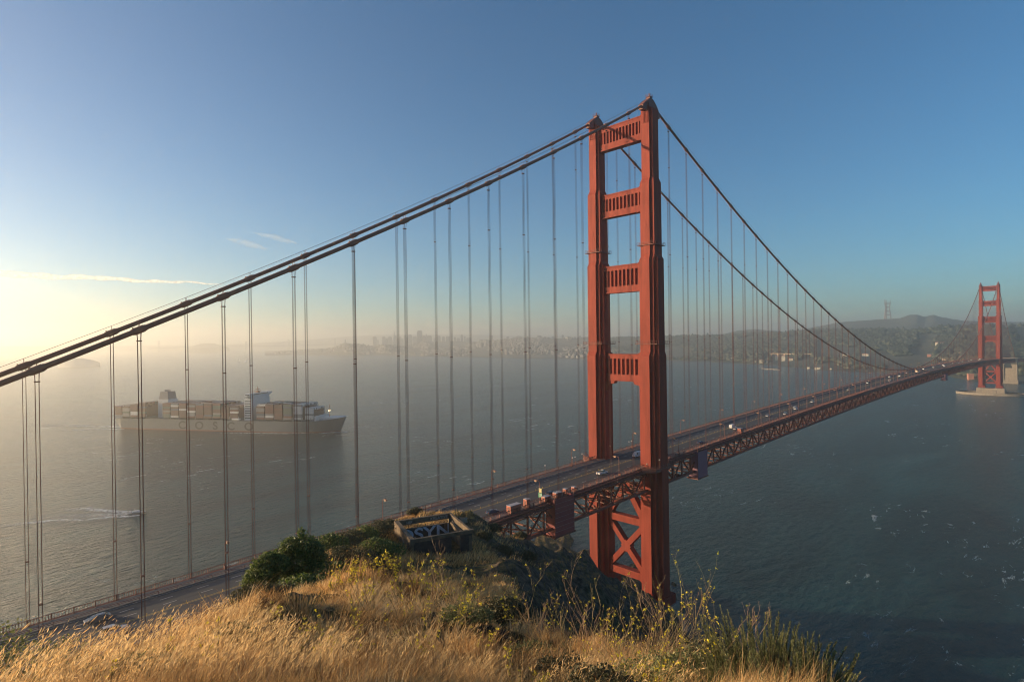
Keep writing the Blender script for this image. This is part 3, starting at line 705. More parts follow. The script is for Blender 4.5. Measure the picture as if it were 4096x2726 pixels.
# (x, y, kind, colour, heading: 1 = away over the bridge, -1 = towards the viewer's shore)
cars = [(-187.5,5.2,'sedan',GRY,-1,'grey car at bottom left, nearer the far railing of the two above the grass'),
        (-186.0,-3.4,'suv',SIL,1,'silver car at bottom left, the one closest to the grass'),
        (-163.5,-7.6,'sedan',DBL,1,'car with a bright roof edge below the large green bush'),
        (-141.5,4.6,'suv',SIL,-1,'silver car peeking out right of the large green bush'),
        (-85.5,-6.9,'sedan',DBL,1,'dark blue car left of the red huts near the ruin'),
        (-58.0,-7.6,'sedan',BLK,1,'black car behind the red huts, left of the near tower'),
        (-24.0,-4.7,'pickup',WHT,1,'white pickup truck left of the near tower'),
        (10.5,1.6,'van',WHT,-1,'white van between the legs of the near tower'),
        (52.5,-7.4,'sedan',DBL,1,'dark car just right of the near tower between two suspenders'),
        (101.0,-1.7,'van',WHT,1,'large white van in the middle lane, first white one right of the near tower'),
        (97.5,-5.2,'sedan',SIL,1,'small silver car in front of the large white van'),
        (151,-1.6,'sedan',SIL,1,'silver car, second group right of the near tower'),
        (164,-7.4,'suv',SIL,1,'light grey car nearest the railing in the second group'),
        (190,-4.6,'sedan',WHT,1,'white car close behind a silver one, left of the pair'),(197,-1.7,'sedan',SIL,1,'silver car close to a white one, right of the pair'),
        (232,-1.5,'suv',WHT,1,'white car alone about a third of the way along the bridge'),(330,1.6,'suv',SIL,-1,'silver car coming from the far shore in the middle lanes'),
        (402,4.7,'sedan',BLK,-1,'dark car with bright headlights beyond the first third of the span'),(440,-4.6,'suv',WHT,1,'white car across from the first lit headlights'),
        (486,4.7,'sedan',SIL,-1,'silver car with bright headlights just before mid-span'),(512,1.6,'sedan',WHT,-1,'white car beside the lit one near mid-span'),
        (560,4.6,'sedan',RED,-1,'reddish car near the lowest point of the cables'),(585,-1.6,'bus',(.62,.50,.36),1,'tan box-like bus near the lowest point of the cables'),
        (655,4.7,'suv',WHT,-1,'white car with lights just past mid-span'),(700,1.6,'sedan',SIL,-1,'silver car, first of the line past mid-span'),(735,-4.6,'van',WHT,1,'white van past mid-span near the railing'),
        (790,4.7,'sedan',WHT,-1,'white lit car above the small dim screen'),(850,1.6,'suv',SIL,-1,'silver car, left of a close pair before the far tower'),(880,-1.6,'sedan',SIL,1,'silver car, right of a close pair before the far tower'),
        (960,4.7,'sedan',WHT,-1,'third lit car before the far tower'),(1010,1.6,'suv',GRY,-1,'grey car amid the queue before the far tower'),(1060,4.7,'sedan',WHT,-1,'second lit car before the far tower'),
        (1130,1.6,'sedan',SIL,-1,'last silver car before the far tower'),(1170,4.7,'van',WHT,-1,'white van directly left of the far tower')]
protos = {}
for x, y, kd, c, hd, lab in cars:
    key = (kd, c, hd < 0 and x > 380)
    if key not in protos: protos[key] = o = make_car(kd, c, hd < 0 and x > 380)
    else: o = copy_tree(protos[key])
    o.location = (x, y, deck(x)+.01); o.rotation_euler = (0,0,0 if hd > 0 else math.pi)
    tag(o, lab, {'van':'van','bus':'bus','pickup':'pickup truck'}.get(kd,'car'), 'vehicles driving over the bridge')

# ------------------------------------------------------------------ the ruin on the ridge
M_RUIN = mat('ruin_concrete', (.13,.095,.06), .95, var=.35, scale=1.2, bump=.03)
M_GRAF = mat('white_graffiti', (.36,.39,.43), .9, col2=(.60,.65,.72), scale=3.0, detail=8); M_GRAF2 = mat('faded_graffiti', (.33,.29,.25), .9); M_DARKP = mat('dark_paint', (.040,.035,.031), .9, var=.4, scale=1.5)
def text_mesh(txt, size, thick, name, m, parent, Mx):
    cu = bpy.data.curves.new(name, 'FONT'); cu.body = txt; cu.size = size; cu.extrude = thick; cu.offset = size*.02; cu.align_x = 'CENTER'
    to = bpy.data.objects.new('tmp', cu); COL.objects.link(to); bpy.context.view_layer.update()
    me = bpy.data.meshes.new_from_object(to.evaluated_get(bpy.context.evaluated_depsgraph_get()))
    bpy.data.objects.remove(to); me.transform(Mx); me.materials.clear(); me.materials.append(m)
    o = bpy.data.objects.new(name, me); COL.objects.link(o); o.parent = parent; return o
ru = empty('concrete_ruin', (-160.1,-76.6,94.0), R_(-19), label='roofless square concrete ruin with graffiti on the ridge below the bridge', cat='ruin')
# local axes: +x along the far wall to the right, +y away from the viewer; top at 4.0
hx, hy, T = 4.35, 4.45, .42
def wall(name, *boxes, m=M_RUIN, parent=ru):
    b = MB()
    for q in boxes: b.box(*q)
    return b.build(name, m, parent)
wall('ring_beam', (-hx,hx,hy-T,hy,3.25,4.0), (-hx,-hx+T*1.5,-hy,hy-T-.003,3.25,4.0), (hx-T*.8,hx,-hy+T,hy-T-.003,3.25,4.0), (-hx+T*1.5+.003,hx+.25,-hy,-hy+T,3.5,4.0))
far = wall('far_wall', (-hx+.5,hx-.5,hy-T+.06,hy-.02,-1.5,2.6))
left = wall('left_wall', (-hx+.02,-hx+.42,-hy+2.0,hy-T-.06,-1.5,3.247), (-hx+.02,-hx+.42,-hy+1.0,-hy+2.0,2.6,3.247))
wall('right_wall', (hx-.3,hx-.02,-hy+.5,hy-T-.02,-1.5,2.75))
near = wall('near_wall', (-hx+.5,hx-3.0,-hy+.02,-hy+T-.04,-1.5,3.495), (hx-1.7,hx-.02,-hy+.03,-hy+T-.04,-1.5,3.495), m=M_DARKP)
for cx, cy in ((-hx,-hy),(hx-.5,-hy),(-hx,hy-.5),(hx-.5,hy-.5)): wall('corner_post', (cx+.01,cx+.49,cy+.01,cy+.49,-1.5,3.245))
wall('floor_slab', (-hx+.4,hx-.4,-hy+.4,hy-.4,-.4,-.1))
RX = Matrix.Rotation(math.pi/2, 4, 'X')
bigw = wall('painted_panel', (-hx+1.0,hx-1.2,hy-T+.02,hy-T+.057,-.1,2.55), m=M_DARKP, parent=far)
text_mesh('DSYN', 2.5, .012, 'graffiti', M_GRAF, far, Matrix.Translation((.2,hy-T+.006,.78)) @ Matrix.Diagonal((1.25,1,1,1)) @ RX)
text_mesh('KREATIVE', .62, .01, 'graffiti', M_GRAF2, far, Matrix.Translation((2.35,hy-T-.012,3.4)) @ RX)
text_mesh('HEP', .5, .01, 'graffiti', M_GRAF2, far, Matrix.Translation((-2.2,hy-T-.012,3.38)) @ RX)
RL = Matrix.Rotation(-math.pi/2, 4, 'Z') @ RX
tb = MB(); ring = [(-hx+.005, -.6+.75*math.cos(a), 1.9+.95*math.sin(a)) for a in np.linspace(0, 6.3, 20)]
tb.tube(ring, .05, 4); tb.tube([(-hx+.005,-.9,2.6),(-hx+.005,-.9,1.3)], .05, 4); tb.tube([(-hx+.005,-.35,2.6),(-hx+.005,-.35,1.3)], .05, 4); tb.tube([(-hx+.005,-1.6,2.2),(-hx+.005,-1.9,1.0)], .05, 4); tb.tube([(-hx+.005,1.4,2.8),(-hx+.005,1.2,1.6),(-hx+.005,.7,2.4)], .05, 4)
tb.build('graffiti', M_GRAF2, left)
for i, (px_, r_, h_) in enumerate(((1692,97,1.7),(1622,90,1.4))):
    P = gp(px_, r_); o = MB().tube([(0,0,-.3),(.03,0,h_)], .07, 6).build('fence_post', mat('old_wood', (.045,.03,.022), .9), None, loc=P)
    tag(o, ['taller dark fence post on the ridge behind the ruin, against the bridge','shorter dark fence post in the grass left behind the ruin'][i], 'fence post', 'old posts on the ridge')
# boulder behind the ruin
def rock_mesh(n, size, seed, m):
    V, F = [], []; a = np.linspace(0, 2*np.pi, n, endpoint=False); b = np.linspace(-1.4, 1.4, n//2)
    A, B = np.meshgrid(a, b, indexing='ij'); q = 1+.35*fbm(np.cos(A)*1.5+seed+B, np.sin(A)*1.5+B*2, seed, 4)
    P = np.stack([size[0]*q*np.cos(A)*np.cos(B), size[1]*q*np.sin(A)*np.cos(B), size[2]*q*np.sin(B)], -1)
    I = np.arange(A.size).reshape(A.shape); I2 = np.roll(I, -1, 0)
    F = np.stack([I[:,:-1], I2[:,:-1], I2[:,1:], I[:,1:]], -1).reshape(-1,4); return npmesh('boulder', P, F, m)
o = rock_mesh(24, (1.7,1.0,.55), 3, mat('boulder_stone', (.17,.125,.085), .95, var=.4, scale=2, bump=.04)); o.location = gp(1825, 93)+np.array([0,0,.25])
tag(o, 'brown boulder in the grass right behind the ruin', 'boulder')

# ------------------------------------------------------------------ the container ship
u_ = np.array([205.5,-319.0]); u_ = u_/np.hypot(*u_); v_ = np.array([-u_[1], u_[0]])       # bow direction; v_ points away from the viewer side
if v_ @ np.array([1,1]) < 0: v_ = -v_
bowp = np.array([172.0,581.5]); BEAM = 46.0; LS = 374.0
ctr = np.array([173.7,580.2]) - u_*LS/2
SR = math.atan2(u_[1], u_[0]); DK = 16.0
M_HULL = mat('grey_hull_paint', (.11,.125,.13), .5, var=.12, scale=.03); M_BOOT = mat('red_hull_paint', (.16,.05,.04), .6); M_SUPER = mat('ship_white', (.52,.53,.53), .6)
ship = empty('container_ship', (*ctr, 0), SR, label='huge grey container ship steaming through the haze on the left', cat='container ship')
def hull(zlo, zhi, name, m, sheer=0):
    st = [(-1,.80,.55),(-.97,.92,.72),(-.9,1,.93),(-.6,1,1),(.55,1,1),(.72,.97,.9),(.84,.82,.62),(.92,.60,.34),(.97,.36,.13),(1.0,.10,.02)]
    mb = MB(); zs = np.linspace(0,1,6); b0 = 0; rows = []
    for fx, wt, wb in st:
        row = []
        for sgn in (-1,1):
            for t in (zs if sgn < 0 else zs[::-1]):
                z = zlo+(zhi-zlo)*t; tz = (z+2)/(DK+2); w = BEAM/2*(wb+(wt-wb)*min(1,max(0,tz))**.8)
                x = fx*LS/2 - (1-tz)*max(0,(fx-.5))*2*9 + (0 if fx > -.9 else (1-tz)*14*(-.9-fx)/.1)
                shz = z+(max(0,fx-.8)/.2)*4.5*t*sheer
                row.append((x, sgn*w, shz))
        rows.append(row)
    n = len(rows[0])
    vs = [p for r in rows for p in r]
    fs = [(i*n+j, (i+1)*n+j, (i+1)*n+j+1, i*n+j+1) for i in range(len(rows)-1) for j in range(n-1)]
    fs += [(i*n, i*n+n-1, (i+1)*n+n-1, (i+1)*n) for i in range(len(rows)-1)]
    fs += [tuple(range(n)), tuple((len(rows)-1)*n+j for j in range(n))[::-1]]
    mb.add(vs, fs); return mb.build(name, m, ship)
hull(1.6, DK, 'hull', M_HULL, 1); hull(-2, 1.597, 'lower_hull', M_BOOT)
fc = MB(); fc.prism([(LS/2*.82,DK),(LS/2*.99,DK+4.6),(LS/2*.99,DK+4.9),(LS/2*.82,DK+4.9)], 'y', -9, 9); fc.box(LS/2*.80,LS/2*.815,-17,17,DK,DK+7); fc.build('forecastle', M_SUPER, ship)
mastm = MB(); xm = LS/2*.87; mastm.tube([(xm,0,DK+4),(xm,0,DK+22)], .5, 6); mastm.box(xm-.3,xm+.3,-3,3,DK+14,DK+14.6); mastm.box(xm-.3,xm+.3,-2,2,DK+18,DK+18.5); fmast = mastm.build('foremast', mat('mast_paint', (.4,.2,.1), .6), ship)
for s in (-1,1): MB().box(xm-.6,xm+.1,s*1.5-.5,s*1.5+.5,DK+12.5,DK+13.6).build('mast_lamp', mat('mast_lamp', (1,.8,.5), .4, emis=(1,.75,.4,3)), fmast)
xb = LS/2*.26; bh = MB(); bh.box(xb-7,xb+5,-20,20,DK,DK+30); bh.box(xb-6,xb+5,-15,15,DK+30,DK+36)
bh.prism([(-25,DK+34.6),(25,DK+34.6),(25,DK+37.4),(-25,DK+37.4)], 'x', xb-2, xb+5.4)
bh.prism([(-24,DK+34.6),(-15,DK+27),(-15,DK+34.6)], 'x', xb-1, xb+4); bh.prism([(24,DK+34.6),(15,DK+34.6),(15,DK+27)], 'x', xb-1, xb+4)
bhs = bh.build('bridge_house', M_SUPER, ship)
wb_ = MB(); wb_.box(xb+5.4,xb+5.46,-16,16,DK+35.5,DK+36.7); wb_.box(xb-1.5,xb+4.9,-25.04,-25.0,DK+35.5,DK+36.7)
for q in range(8): wb_.box(xb-6,xb+4,-20.04,-20.0,DK+3+3.3*q,DK+4.2+3.3*q)
wb_.build('window_row', M_GLASSD, bhs)
mm = MB(); mm.tube([(xb,0,DK+37),(xb,0,DK+46)], .6, 6); mm.box(xb-.4,xb+.4,-5,5,DK+42,DK+42.6); mm.box(xb-2,xb+2,-2,2,DK+37.4,DK+40); mm.tube([(xb,-6,DK+37),(xb,-6,DK+41)],.3,5); mm.tube([(xb,6,DK+37),(xb,6,DK+41)],.3,5); mm.build('radar_mast', M_DKOR, bhs)
xf = -LS/2*.565; ff = MB(); ff.box(xf-9,xf+9,-9,9,DK,DK+27); ff.build('funnel_casing', M_SUPER, ship)
ff = MB(); ff.add([(xf-8,-8,DK+27),(xf+8,-8,DK+27),(xf+8,8,DK+27),(xf-8,8,DK+27),(xf-6.8,-7,DK+38),(xf+6.8,-7,DK+38),(xf+6.8,7,DK+38),(xf-6.8,7,DK+38)], [(3,2,1,0),(4,5,6,7),(0,1,5,4),(1,2,6,5),(2,3,7,6),(3,0,4,7)])
for q in (-4.5,-2,0,2,4): ff.tube([(xf+q,0,DK+38),(xf+q*1.1,0,DK+40.6)], .8, 6)
ff.build('funnel', mat('funnel_paint', (.10,.11,.14), .6), ship)
text_mesh('C   O   S   C   O', 15.5, .05, 'hull_lettering', mat('lettering_dark', (.02,.025,.035), .6), ship, Matrix.Translation((-LS/2*.02,-BEAM/2-.08,2.8)) @ Matrix.Diagonal((1.17,1,1,1)) @ RX)
lb = MB(); lb.box(xb-24,xb-12,-BEAM/2-1.5,-BEAM/2+1.5,DK+1,DK+3); lb.build('lifeboat', M_WHITE, ship)
for o in ():
    pass
cm = [mat('container_%s' % n, c, .6, var=.1, scale=.2) for n, c in (('brown',(.10,.05,.04)),('red',(.13,.045,.035)),('grey',(.19,.19,.19)),('white',(.50,.50,.49)),('green',(.06,.10,.085)),('blue',(.06,.08,.12)))]
bays = []; x = -LS/2*.955
while x < LS/2*.78:
    if not (xf-11 < x+6.6 < xf+12 or xb-9 < x+6.6 < xb+8): bays.append(x)
    x += 14.2
tiers = []
for i, x in enumerate(bays):
    f = (x+LS/2)/LS
    n = 6 if f < .07 else 7 if f < .12 else 8 if f < .5 else 7 if f < .62 else 8 if f < .79 else 8 if f < .83 else 6 if f < .87 else 4
    tiers.append(n)
for i, (x, n) in enumerate(zip(bays, tiers)):
    c = ctr+u_*(x+6.3); f = (x+LS/2)/LS
    st = empty('container_stack', (*c, DK+2.2), SR, label='%s bay of stacked containers from the stern, %d tiers high' % (ordn[i], n), cat='container stack', group='container stacks on the ship deck')
    mb = MB(); rows = 18 if f < .8 else 16 if f < .84 else 12
    base = [0,1,2,3,0,4][i % 6] if f < .82 else 3
    for r in range(rows):
        y0 = (-rows/2+r)*2.5
        nn = n-int(random.random() < .25)*(1 if f < .8 else 0)
        for t in range(nn):
            if f > .80 and f < .87: k = 2 if random.random() < .3 else 3
            else: k = random.choices(range(6), [5,3,2.2,1,.8,.8])[0] if random.random() < .55 else [0,2,1,0,4,0][(i+r//7) % 6]
            if 0 < r < rows-1 and t < nn-1: continue
            mb.mat(k); mb.box(-6.2,6.2,y0+.04,y0+2.42,t*2.6,t*2.6+2.53)
    # solid heart, so that the stack is a volume
    mb.mat(0); mb.box(-6.1,6.1,-rows/2*2.5+2.5,rows/2*2.5-2.5,0,(n-2)*2.6)
    mb.build('containers', cm, st)
    lm = MB(); 
    for s in (-1,1): lm.box(6.9,7.5,s*(BEAM/2-1.2)-.5,s*(BEAM/2-1.2)+.5,-2.2,3.4)
    lm.box(6.9,7.5,-BEAM/2+1,BEAM/2-1,-2.2,-.3); lm.build('lashing_bridge', M_STEEL, st)

# foam of the ship and the motor boat
def foam_mat():
    m = bpy.data.materials.new('foam'); m.use_nodes = True; n = m.node_tree.nodes; l = m.node_tree.links; b = n['Principled BSDF']
    b.inputs['Base Color'].default_value = (.62,.64,.64,1); b.inputs['Roughness'].default_value = .8
    tc = n.new('ShaderNodeTexCoord'); nz = n.new('ShaderNodeTexNoise'); nz.inputs['Scale'].default_value = .28; nz.inputs['Detail'].default_value = 7; nz.inputs['Roughness'].default_value = .75
    mr = n.new('ShaderNodeMapRange'); mr.inputs[1].default_value = .36; mr.inputs[2].default_value = .58; l.new(tc.outputs['Object'], nz.inputs[0]); l.new(nz.outputs['Fac'], mr.inputs[0])
    at = n.new('ShaderNodeAttribute'); at.attribute_name = 'tint'; mu = n.new('ShaderNodeMath'); mu.operation = 'MULTIPLY'; l.new(mr.outputs[0], mu.inputs[0]); l.new(at.outputs['Fac'], mu.inputs[1]); l.new(mu.outputs[0], b.inputs['Alpha'])
    return m
M_FOAM = foam_mat()
def wake(paths, name, label):
    V, F, T = [], [], []
    for pts, wd, op in paths:
        k = len(V); n = len(pts)
        for i, p in enumerate(pts):
            p = np.array(p); d = np.array(pts[min(i+1,n-1)])-np.array(pts[max(i-1,0)]); d = d/np.hypot(*d); nn = np.array([-d[1],d[0]])
            w = np.interp(i/(n-1), [0,1], wd)
            for q, tt in ((-1,0),(-.3,1),(.3,1),(1,0)):
                V.append((*(p+nn*w*q), .10+(.35*(1-abs(q))))); T.append(tt*np.interp(i/(n-1), np.linspace(0,1,len(op)), op))
            if i: 
                for q in range(3): a = k+4*(i-1)+q; F.append((a,a+1,a+5,a+4))
    o = npmesh(name, V, F, M_FOAM, tint=T); tag(o, label, None, kind='stuff'); return o
sp = lambda x, y: tuple(ctr+u_*x+v_*y)
lin = lambda a, b, n=12: [tuple(np.array(a)+(np.array(b)-np.array(a))*t) for t in np.linspace(0,1,n)]
wake([(lin(sp(LS/2*.93,-4), sp(LS/2*.62,-BEAM/2-4)), (3,4), (1,1,.8)), (lin(sp(LS/2*.62,-BEAM/2-4), sp(0,-BEAM/2-12),20), (4,6), (.9,.7,.3)),
      (lin(sp(LS/2*.985,-1), sp(LS/2*.84,-19)), (3,5), (1,.7)), (lin(sp(LS/2*1.0,2), sp(LS/2*.93,-6)), (4,4), (1,1)), (lin(sp(-LS/2*.86,-BEAM/2), sp(-LS/2*1.35,-BEAM/2-26),20), (4,6), (1,.9,.3)), (lin(sp(-LS/2*.95,-8), sp(-LS/2*1.9,-6),24), (9,16), (1,.6,.05))],
     'ship_wake', 'white foam along the waterline and stern of the container ship')
# motor boat
bp_ = at_z(578, 2052, 0)[:2]; bq = at_z(520, 2055, 0)[:2]; bd = bp_-bq; BA = math.atan2(bd[1], bd[0]); bc_ = (bp_+bq)/2
boat = empty('motor_boat', (*(bp_-bd/np.hypot(*bd)*5), 0), BA, label='small white motor boat speeding right ahead of its wake at lower left', cat='motor boat')
mb = MB(); loft(mb, [(-8.5,-.4,1.5,1.9,2.1),(2,-.4,1.7,2.0,2.4),(6,-.3,2.0,1.2,1.9),(8.5,.4,2.3,.1,.35)]); mb.build('hull', mat('boat_hull', (.16,.17,.18), .5), boat)
mb = MB(); loft(mb, [(-4,1.55,3.2,1.6,1.4),(1.5,1.6,3.3,1.6,1.4),(3.6,1.7,2.0,1.3,1.1)]); cb = mb.build('cabin', M_WHITE, boat)
mb = MB(); loft(mb, [(-3,2.3,2.9,1.56,1.47),(1.6,2.3,2.9,1.58,1.47),(2.3,2.2,2.6,1.5,1.38)]); mb.build('window_row', M_GLASSD, cb)
mb = MB(); mb.tube([(-2,0,3.2),(-2.4,0,5.6)], .08, 5); mb.tube([(7.6,-.4,2.2),(8.6,0,3.1),(7.6,.4,2.2)], .05, 5); mb.build('mast', M_STEEL, boat)
bs = lambda px, py: tuple(at_z(px, py, 0)[:2])
wake([([bs(560,2060),bs(520,2064),bs(440,2068),bs(380,2074),bs(330,2080)], (2.6,3.6), (1,1,1,.8,.6)), ([bs(330,2080),bs(260,2079),bs(200,2082),bs(100,2092),bs(-60,2110)], (2.8,5), (.8,.8,1,.5,.2)),
      ([bs(545,2047),bs(480,2046),bs(400,2040),bs(340,2033),bs(240,2040)], (3.2,6), (1,.9,.9,.7,.35)), ([bs(530,2054),bs(420,2058),bs(300,2062),bs(100,2068)], (4,9), (.9,.6,.3,0))],
     'boat_wake', 'foam wake trailing left behind the small motor boat')

boat.scale = (.72,.72,.72)
# ------------------------------------------------------------------ far land
PXL = np.array([1060,1087,1150,1200,1320,1345,1380,1430,1480,1540,1600,1650,1700,1800,1900,1940,2000,2100,2200,2350,2500,2660,2900,2950,3010,3060,3100,3150,3240,3300,3350,3400,3500,3600,3640,3670,3700,3735,3770,3800,3850,3900,3950,4000,4096,4300,4700])
SHY = ([1060,1087,1300,1500,1700,1850,2000,2250,2350,2700,2900,3100,3300,3400,3500,3600,3700,3800,3870,3950,4096,4300,4700],[1416.5,1417,1421,1420,1424,1428,1431,1436,1438,1443,1450,1462,1482,1487,1490,1497,1500,1508,1522,1530,1536,1545,1560])
C1R = ([1060,1200,1320,1345,1380,1430,1480,1540,1600,1650,1800,1900,1940,2000,2100,2200,2350,2500,2660,2900,3000,3100,3300,3500,3600,3700,3800,3900,4000,4700],[6600,6600,6300,6000,5900,5900,6300,5600,6000,6500,6500,6300,6000,5800,5500,5300,5000,4800,4500,4300,4200,4000,3800,3700,3600,3500,3400,3300,3200,3200])
C1Y = ([1060,1087,1150,1200,1320,1345,1380,1430,1480,1540,1600,1650,1700,1800,1900,1940,2000,2100,2200,2350,2500,2660,2900,3000,3100,3300,3500,3600,3700,3800,3900,4000,4096,4700],[1416,1413,1409,1403,1397,1386,1372,1377,1386,1384,1388,1378,1367,1364,1367,1362,1362,1354,1353,1354,1352,1349,1346,1338,1336,1326,1323,1325,1322,1313,1308,1306,1304,1298])
C2Y = ([1060,2500,2900,2950,3010,3060,3150,3200,3240,3350,3400,3500,3600,3640,3670,3700,3735,3770,3850,3950,4096,4700],[1405,1365,1334,1322,1316,1319,1328,1320,1312,1290,1285,1278,1272,1258,1257,1266,1258,1268,1282,1287,1287,1294])
pxs = np.arange(1060, 4700, 5.0); NP_ = len(pxs)
az_ = np.array([azim(p) for p in pxs]); sr = []
for p in pxs:
    q = at_z(p, np.interp(p, *SHY), 0); sr.append(math.hypot(q[0]-CAM[0], q[1]-CAM[1]))
sr = np.array(sr); c1r = np.interp(pxs, *C1R); c1z = np.array([zpix(p, np.interp(p, *C1Y), r) for p, r in zip(pxs, c1r)])
c2r = np.where(pxs < 2600, 9000, 6600.0); c2r = np.interp(pxs, [1000,2400,2750,4700], [9000,8600,5500,5500]); c2z = np.array([zpix(p, np.interp(p, *C2Y), r) for p, r in zip(pxs, c2r)])
sr = np.minimum(sr, c1r-300)
tt = np.concatenate([np.linspace(0,1,70), np.linspace(1.03,2,40), [2.1,2.3,2.6]])
LRR = np.empty((NP_, len(tt))); LZ = np.empty_like(LRR)
for i in range(NP_):
    kr = [0,.02,.18,.55,1,1.45,2,2.3,2.6]
    rv = [sr[i],sr[i]+.02*(c1r[i]-sr[i]),0,0,c1r[i],0,c2r[i],c2r[i]+900,c2r[i]+2200]
    rv[2] = sr[i]+.18*(c1r[i]-sr[i]); rv[3] = sr[i]+.55*(c1r[i]-sr[i]); rv[5] = c1r[i]+.45*(c2r[i]-c1r[i])
    zv = [-4,3,7,c1z[i]*.42+3,c1z[i],min(c1z[i]*.75,c2z[i]*.6),c2z[i],c2z[i]*.5,-5]
    LRR[i] = np.interp(tt, kr, rv); LZ[i] = np.interp(tt, kr, zv)
for _ in range(1):
    P = np.pad(LZ, ((2,2),(0,0)), 'edge'); 
    LZ = .5*LZ+.5*sum(ker[i]*P[i:i+NP_] for i in range(5))
LX = CAM[0]+LRR*np.cos(az_)[:,None]; LY = CAM[1]+LRR*np.sin(az_)[:,None]
rough_ = np.clip((LZ-8)/30, 0, 1)
LZ = LZ+fbm(LX*.004, LY*.004, 21, 4)*7*rough_*np.clip(2-np.abs(tt-1)*3, .25, 1)+fbm(LX*.03, LY*.03, 31, 3)*4*rough_
def land_z(px, r):
    i = (px-1060)/5.0; i0 = int(np.clip(math.floor(i), 0, NP_-2)); f = min(max(i-i0, 0), 1)
    return (1-f)*np.interp(r, LRR[i0], LZ[i0])+f*np.interp(r, LRR[i0+1], LZ[i0+1])
def land_hit(px, py):
    i0 = int(np.clip((px-1060)/5, 0, NP_-1)); r0, r1 = LRR[i0][0], LRR[i0][-4]
    for r in np.linspace(r0, r1, 500):
        z = at_d(px, py, r)[2]
        if z <= land_z(px, r): return r
    return r1
M_LAND = mat('wooded_land', (.012,.020,.012), .95, col2=(.055,.055,.036), scale=.006, bump=6, detail=10)
M_PALE = mat('hazed_island', (.50,.46,.40), .95, col2=(.56,.52,.45), scale=.02)  # light colour stands in for haze fading the left island
M_CITYL = mat('city_ground', (.05,.052,.04), .95, col2=(.16,.15,.13), scale=.01, detail=10)
il = np.arange(NP_*len(tt)).reshape(NP_, len(tt)); FL = np.stack([il[:-1,:-1], il[1:,:-1], il[1:,1:], il[:-1,1:]], -1)
V = np.stack([LX, LY, LZ], -1)
land = npmesh('peninsula', V, FL.reshape(-1,4), [M_LAND, M_CITYL], smooth=True)
mi = np.zeros((NP_-1, len(tt)-1), np.int32); mi[(pxs[:-1] < 2450), :] = 1
land.data.polygons.foreach_set('material_index', mi.ravel()); tag(land, 'far hilly city shore across the bay, dark with woods to the right', None, kind='structure')
def island(name, pts, r, depth, label, m):                  # pts: (px, py of the crest)
    p0, p1 = pts[0][0], pts[-1][0]; n = 60; V = []; 
    for i in range(n+1):
        p = p0+(p1-p0)*i/n; zt_ = zpix(p, np.interp(p, [q[0] for q in pts], [q[1] for q in pts]), r); e_ = math.sin(math.pi*min(max(i/n,.0),1))**.4
        for j, t in enumerate(np.linspace(-1,1,13)):
            d = depth*e_*t; q = at_d(p, 1363, r+d); z = -3+(zt_+3+5*float(fbm(q[0]*.01, q[1]*.01, 4)))*max(0, 1-abs(t)**2.2)*(1 if 0 < i < n else 0); V.append((q[0], q[1], z))
    I = np.arange((n+1)*13).reshape(n+1,13); F = np.stack([I[:-1,:-1], I[1:,:-1], I[1:,1:], I[:-1,1:]], -1).reshape(-1,4)
    o = npmesh(name, V, F, m, smooth=True); tag(o, label, None, kind='structure'); return o
island('island', [(230,1448),(262,1439),(290,1432),(330,1433),(365,1438),(400,1448)], 4250, 160, 'faint low island in the bright haze at far left', M_PALE)
island('island', [(740,1391),(770,1383),(800,1374),(830,1372),(860,1374),(890,1383),(920,1391)], 10000, 500, 'faint humped island under the distant bridge', M_LAND)
island('hills', [(-900,1400),(-300,1390),(0,1384),(400,1384),(900,1378),(1200,1362),(1350,1348),(1500,1339),(1700,1336),(1900,1338),(2100,1342),(2400,1345),(2900,1342)], 14500, 1500, 'faint far hills along the horizon', M_LAND)

# downtown: every tower a thing of its own
M_B = [mat('tower_facade_%d' % i, c, .7, col2=tuple(k*.6 for k in c), scale=.05, stretch=(1,1,6)) for i, c in enumerate([(.20,.18,.16),(.30,.27,.24),(.42,.39,.36),(.14,.13,.13),(.10,.075,.06)])]
def zoom6(x): return 1200+x/3.366
bl = []   # (px0, px1, py_top, r, material, shape, words)
for x0, x1, y, m_, w in ((975,1027,222,1,'slab-shouldered office tower'),(1028,1060,262,2,'low pale block'),(1107,1150,220,1,'flat-topped office tower'),(1152,1185,242,0,'short office block'),(1187,1235,219,1,'broad office tower'),(1200,1243,256,2,'pale low tower'),
                         (1278,1300,206,0,'slim tower'),(1306,1330,236,1,'low block'),(1340,1365,221,0,'stepped tower'),(1366,1395,246,1,'squat block'),(1403,1427,200,0,'narrow tower'),(1428,1448,232,1,'short block'),(1450,1507,195,0,'round-topped tower'),(1517,1575,216,1,'wide tower'),
                         (1577,1612,222,2,'pale slab'),(1650,1692,207,0,'dark flat slab'),(1693,1706,185,0,'thin spire-like tower'),(1710,1775,206,0,'wide flat slab'),(1730,1760,250,2,'pale low block'),(1800,1818,240,1,'small tower'),(1850,1892,210,1,'box tower'),(1915,1950,218,0,'domed block'),(1968,2015,215,0,'broad dark block'),
                         (2070,2096,226,0,'medium tower'),(2110,2150,240,1,'long low block'),(2164,2192,195,3,'dark slim tower'),(2212,2228,214,0,'narrow tower'),(2240,2305,235,1,'hilltop block')):
    bl.append((zoom6(x0), zoom6(x1), 1280+y/3.366, 7300, m_, 'round' if 'round' in w or 'domed' in w else 'box', w))
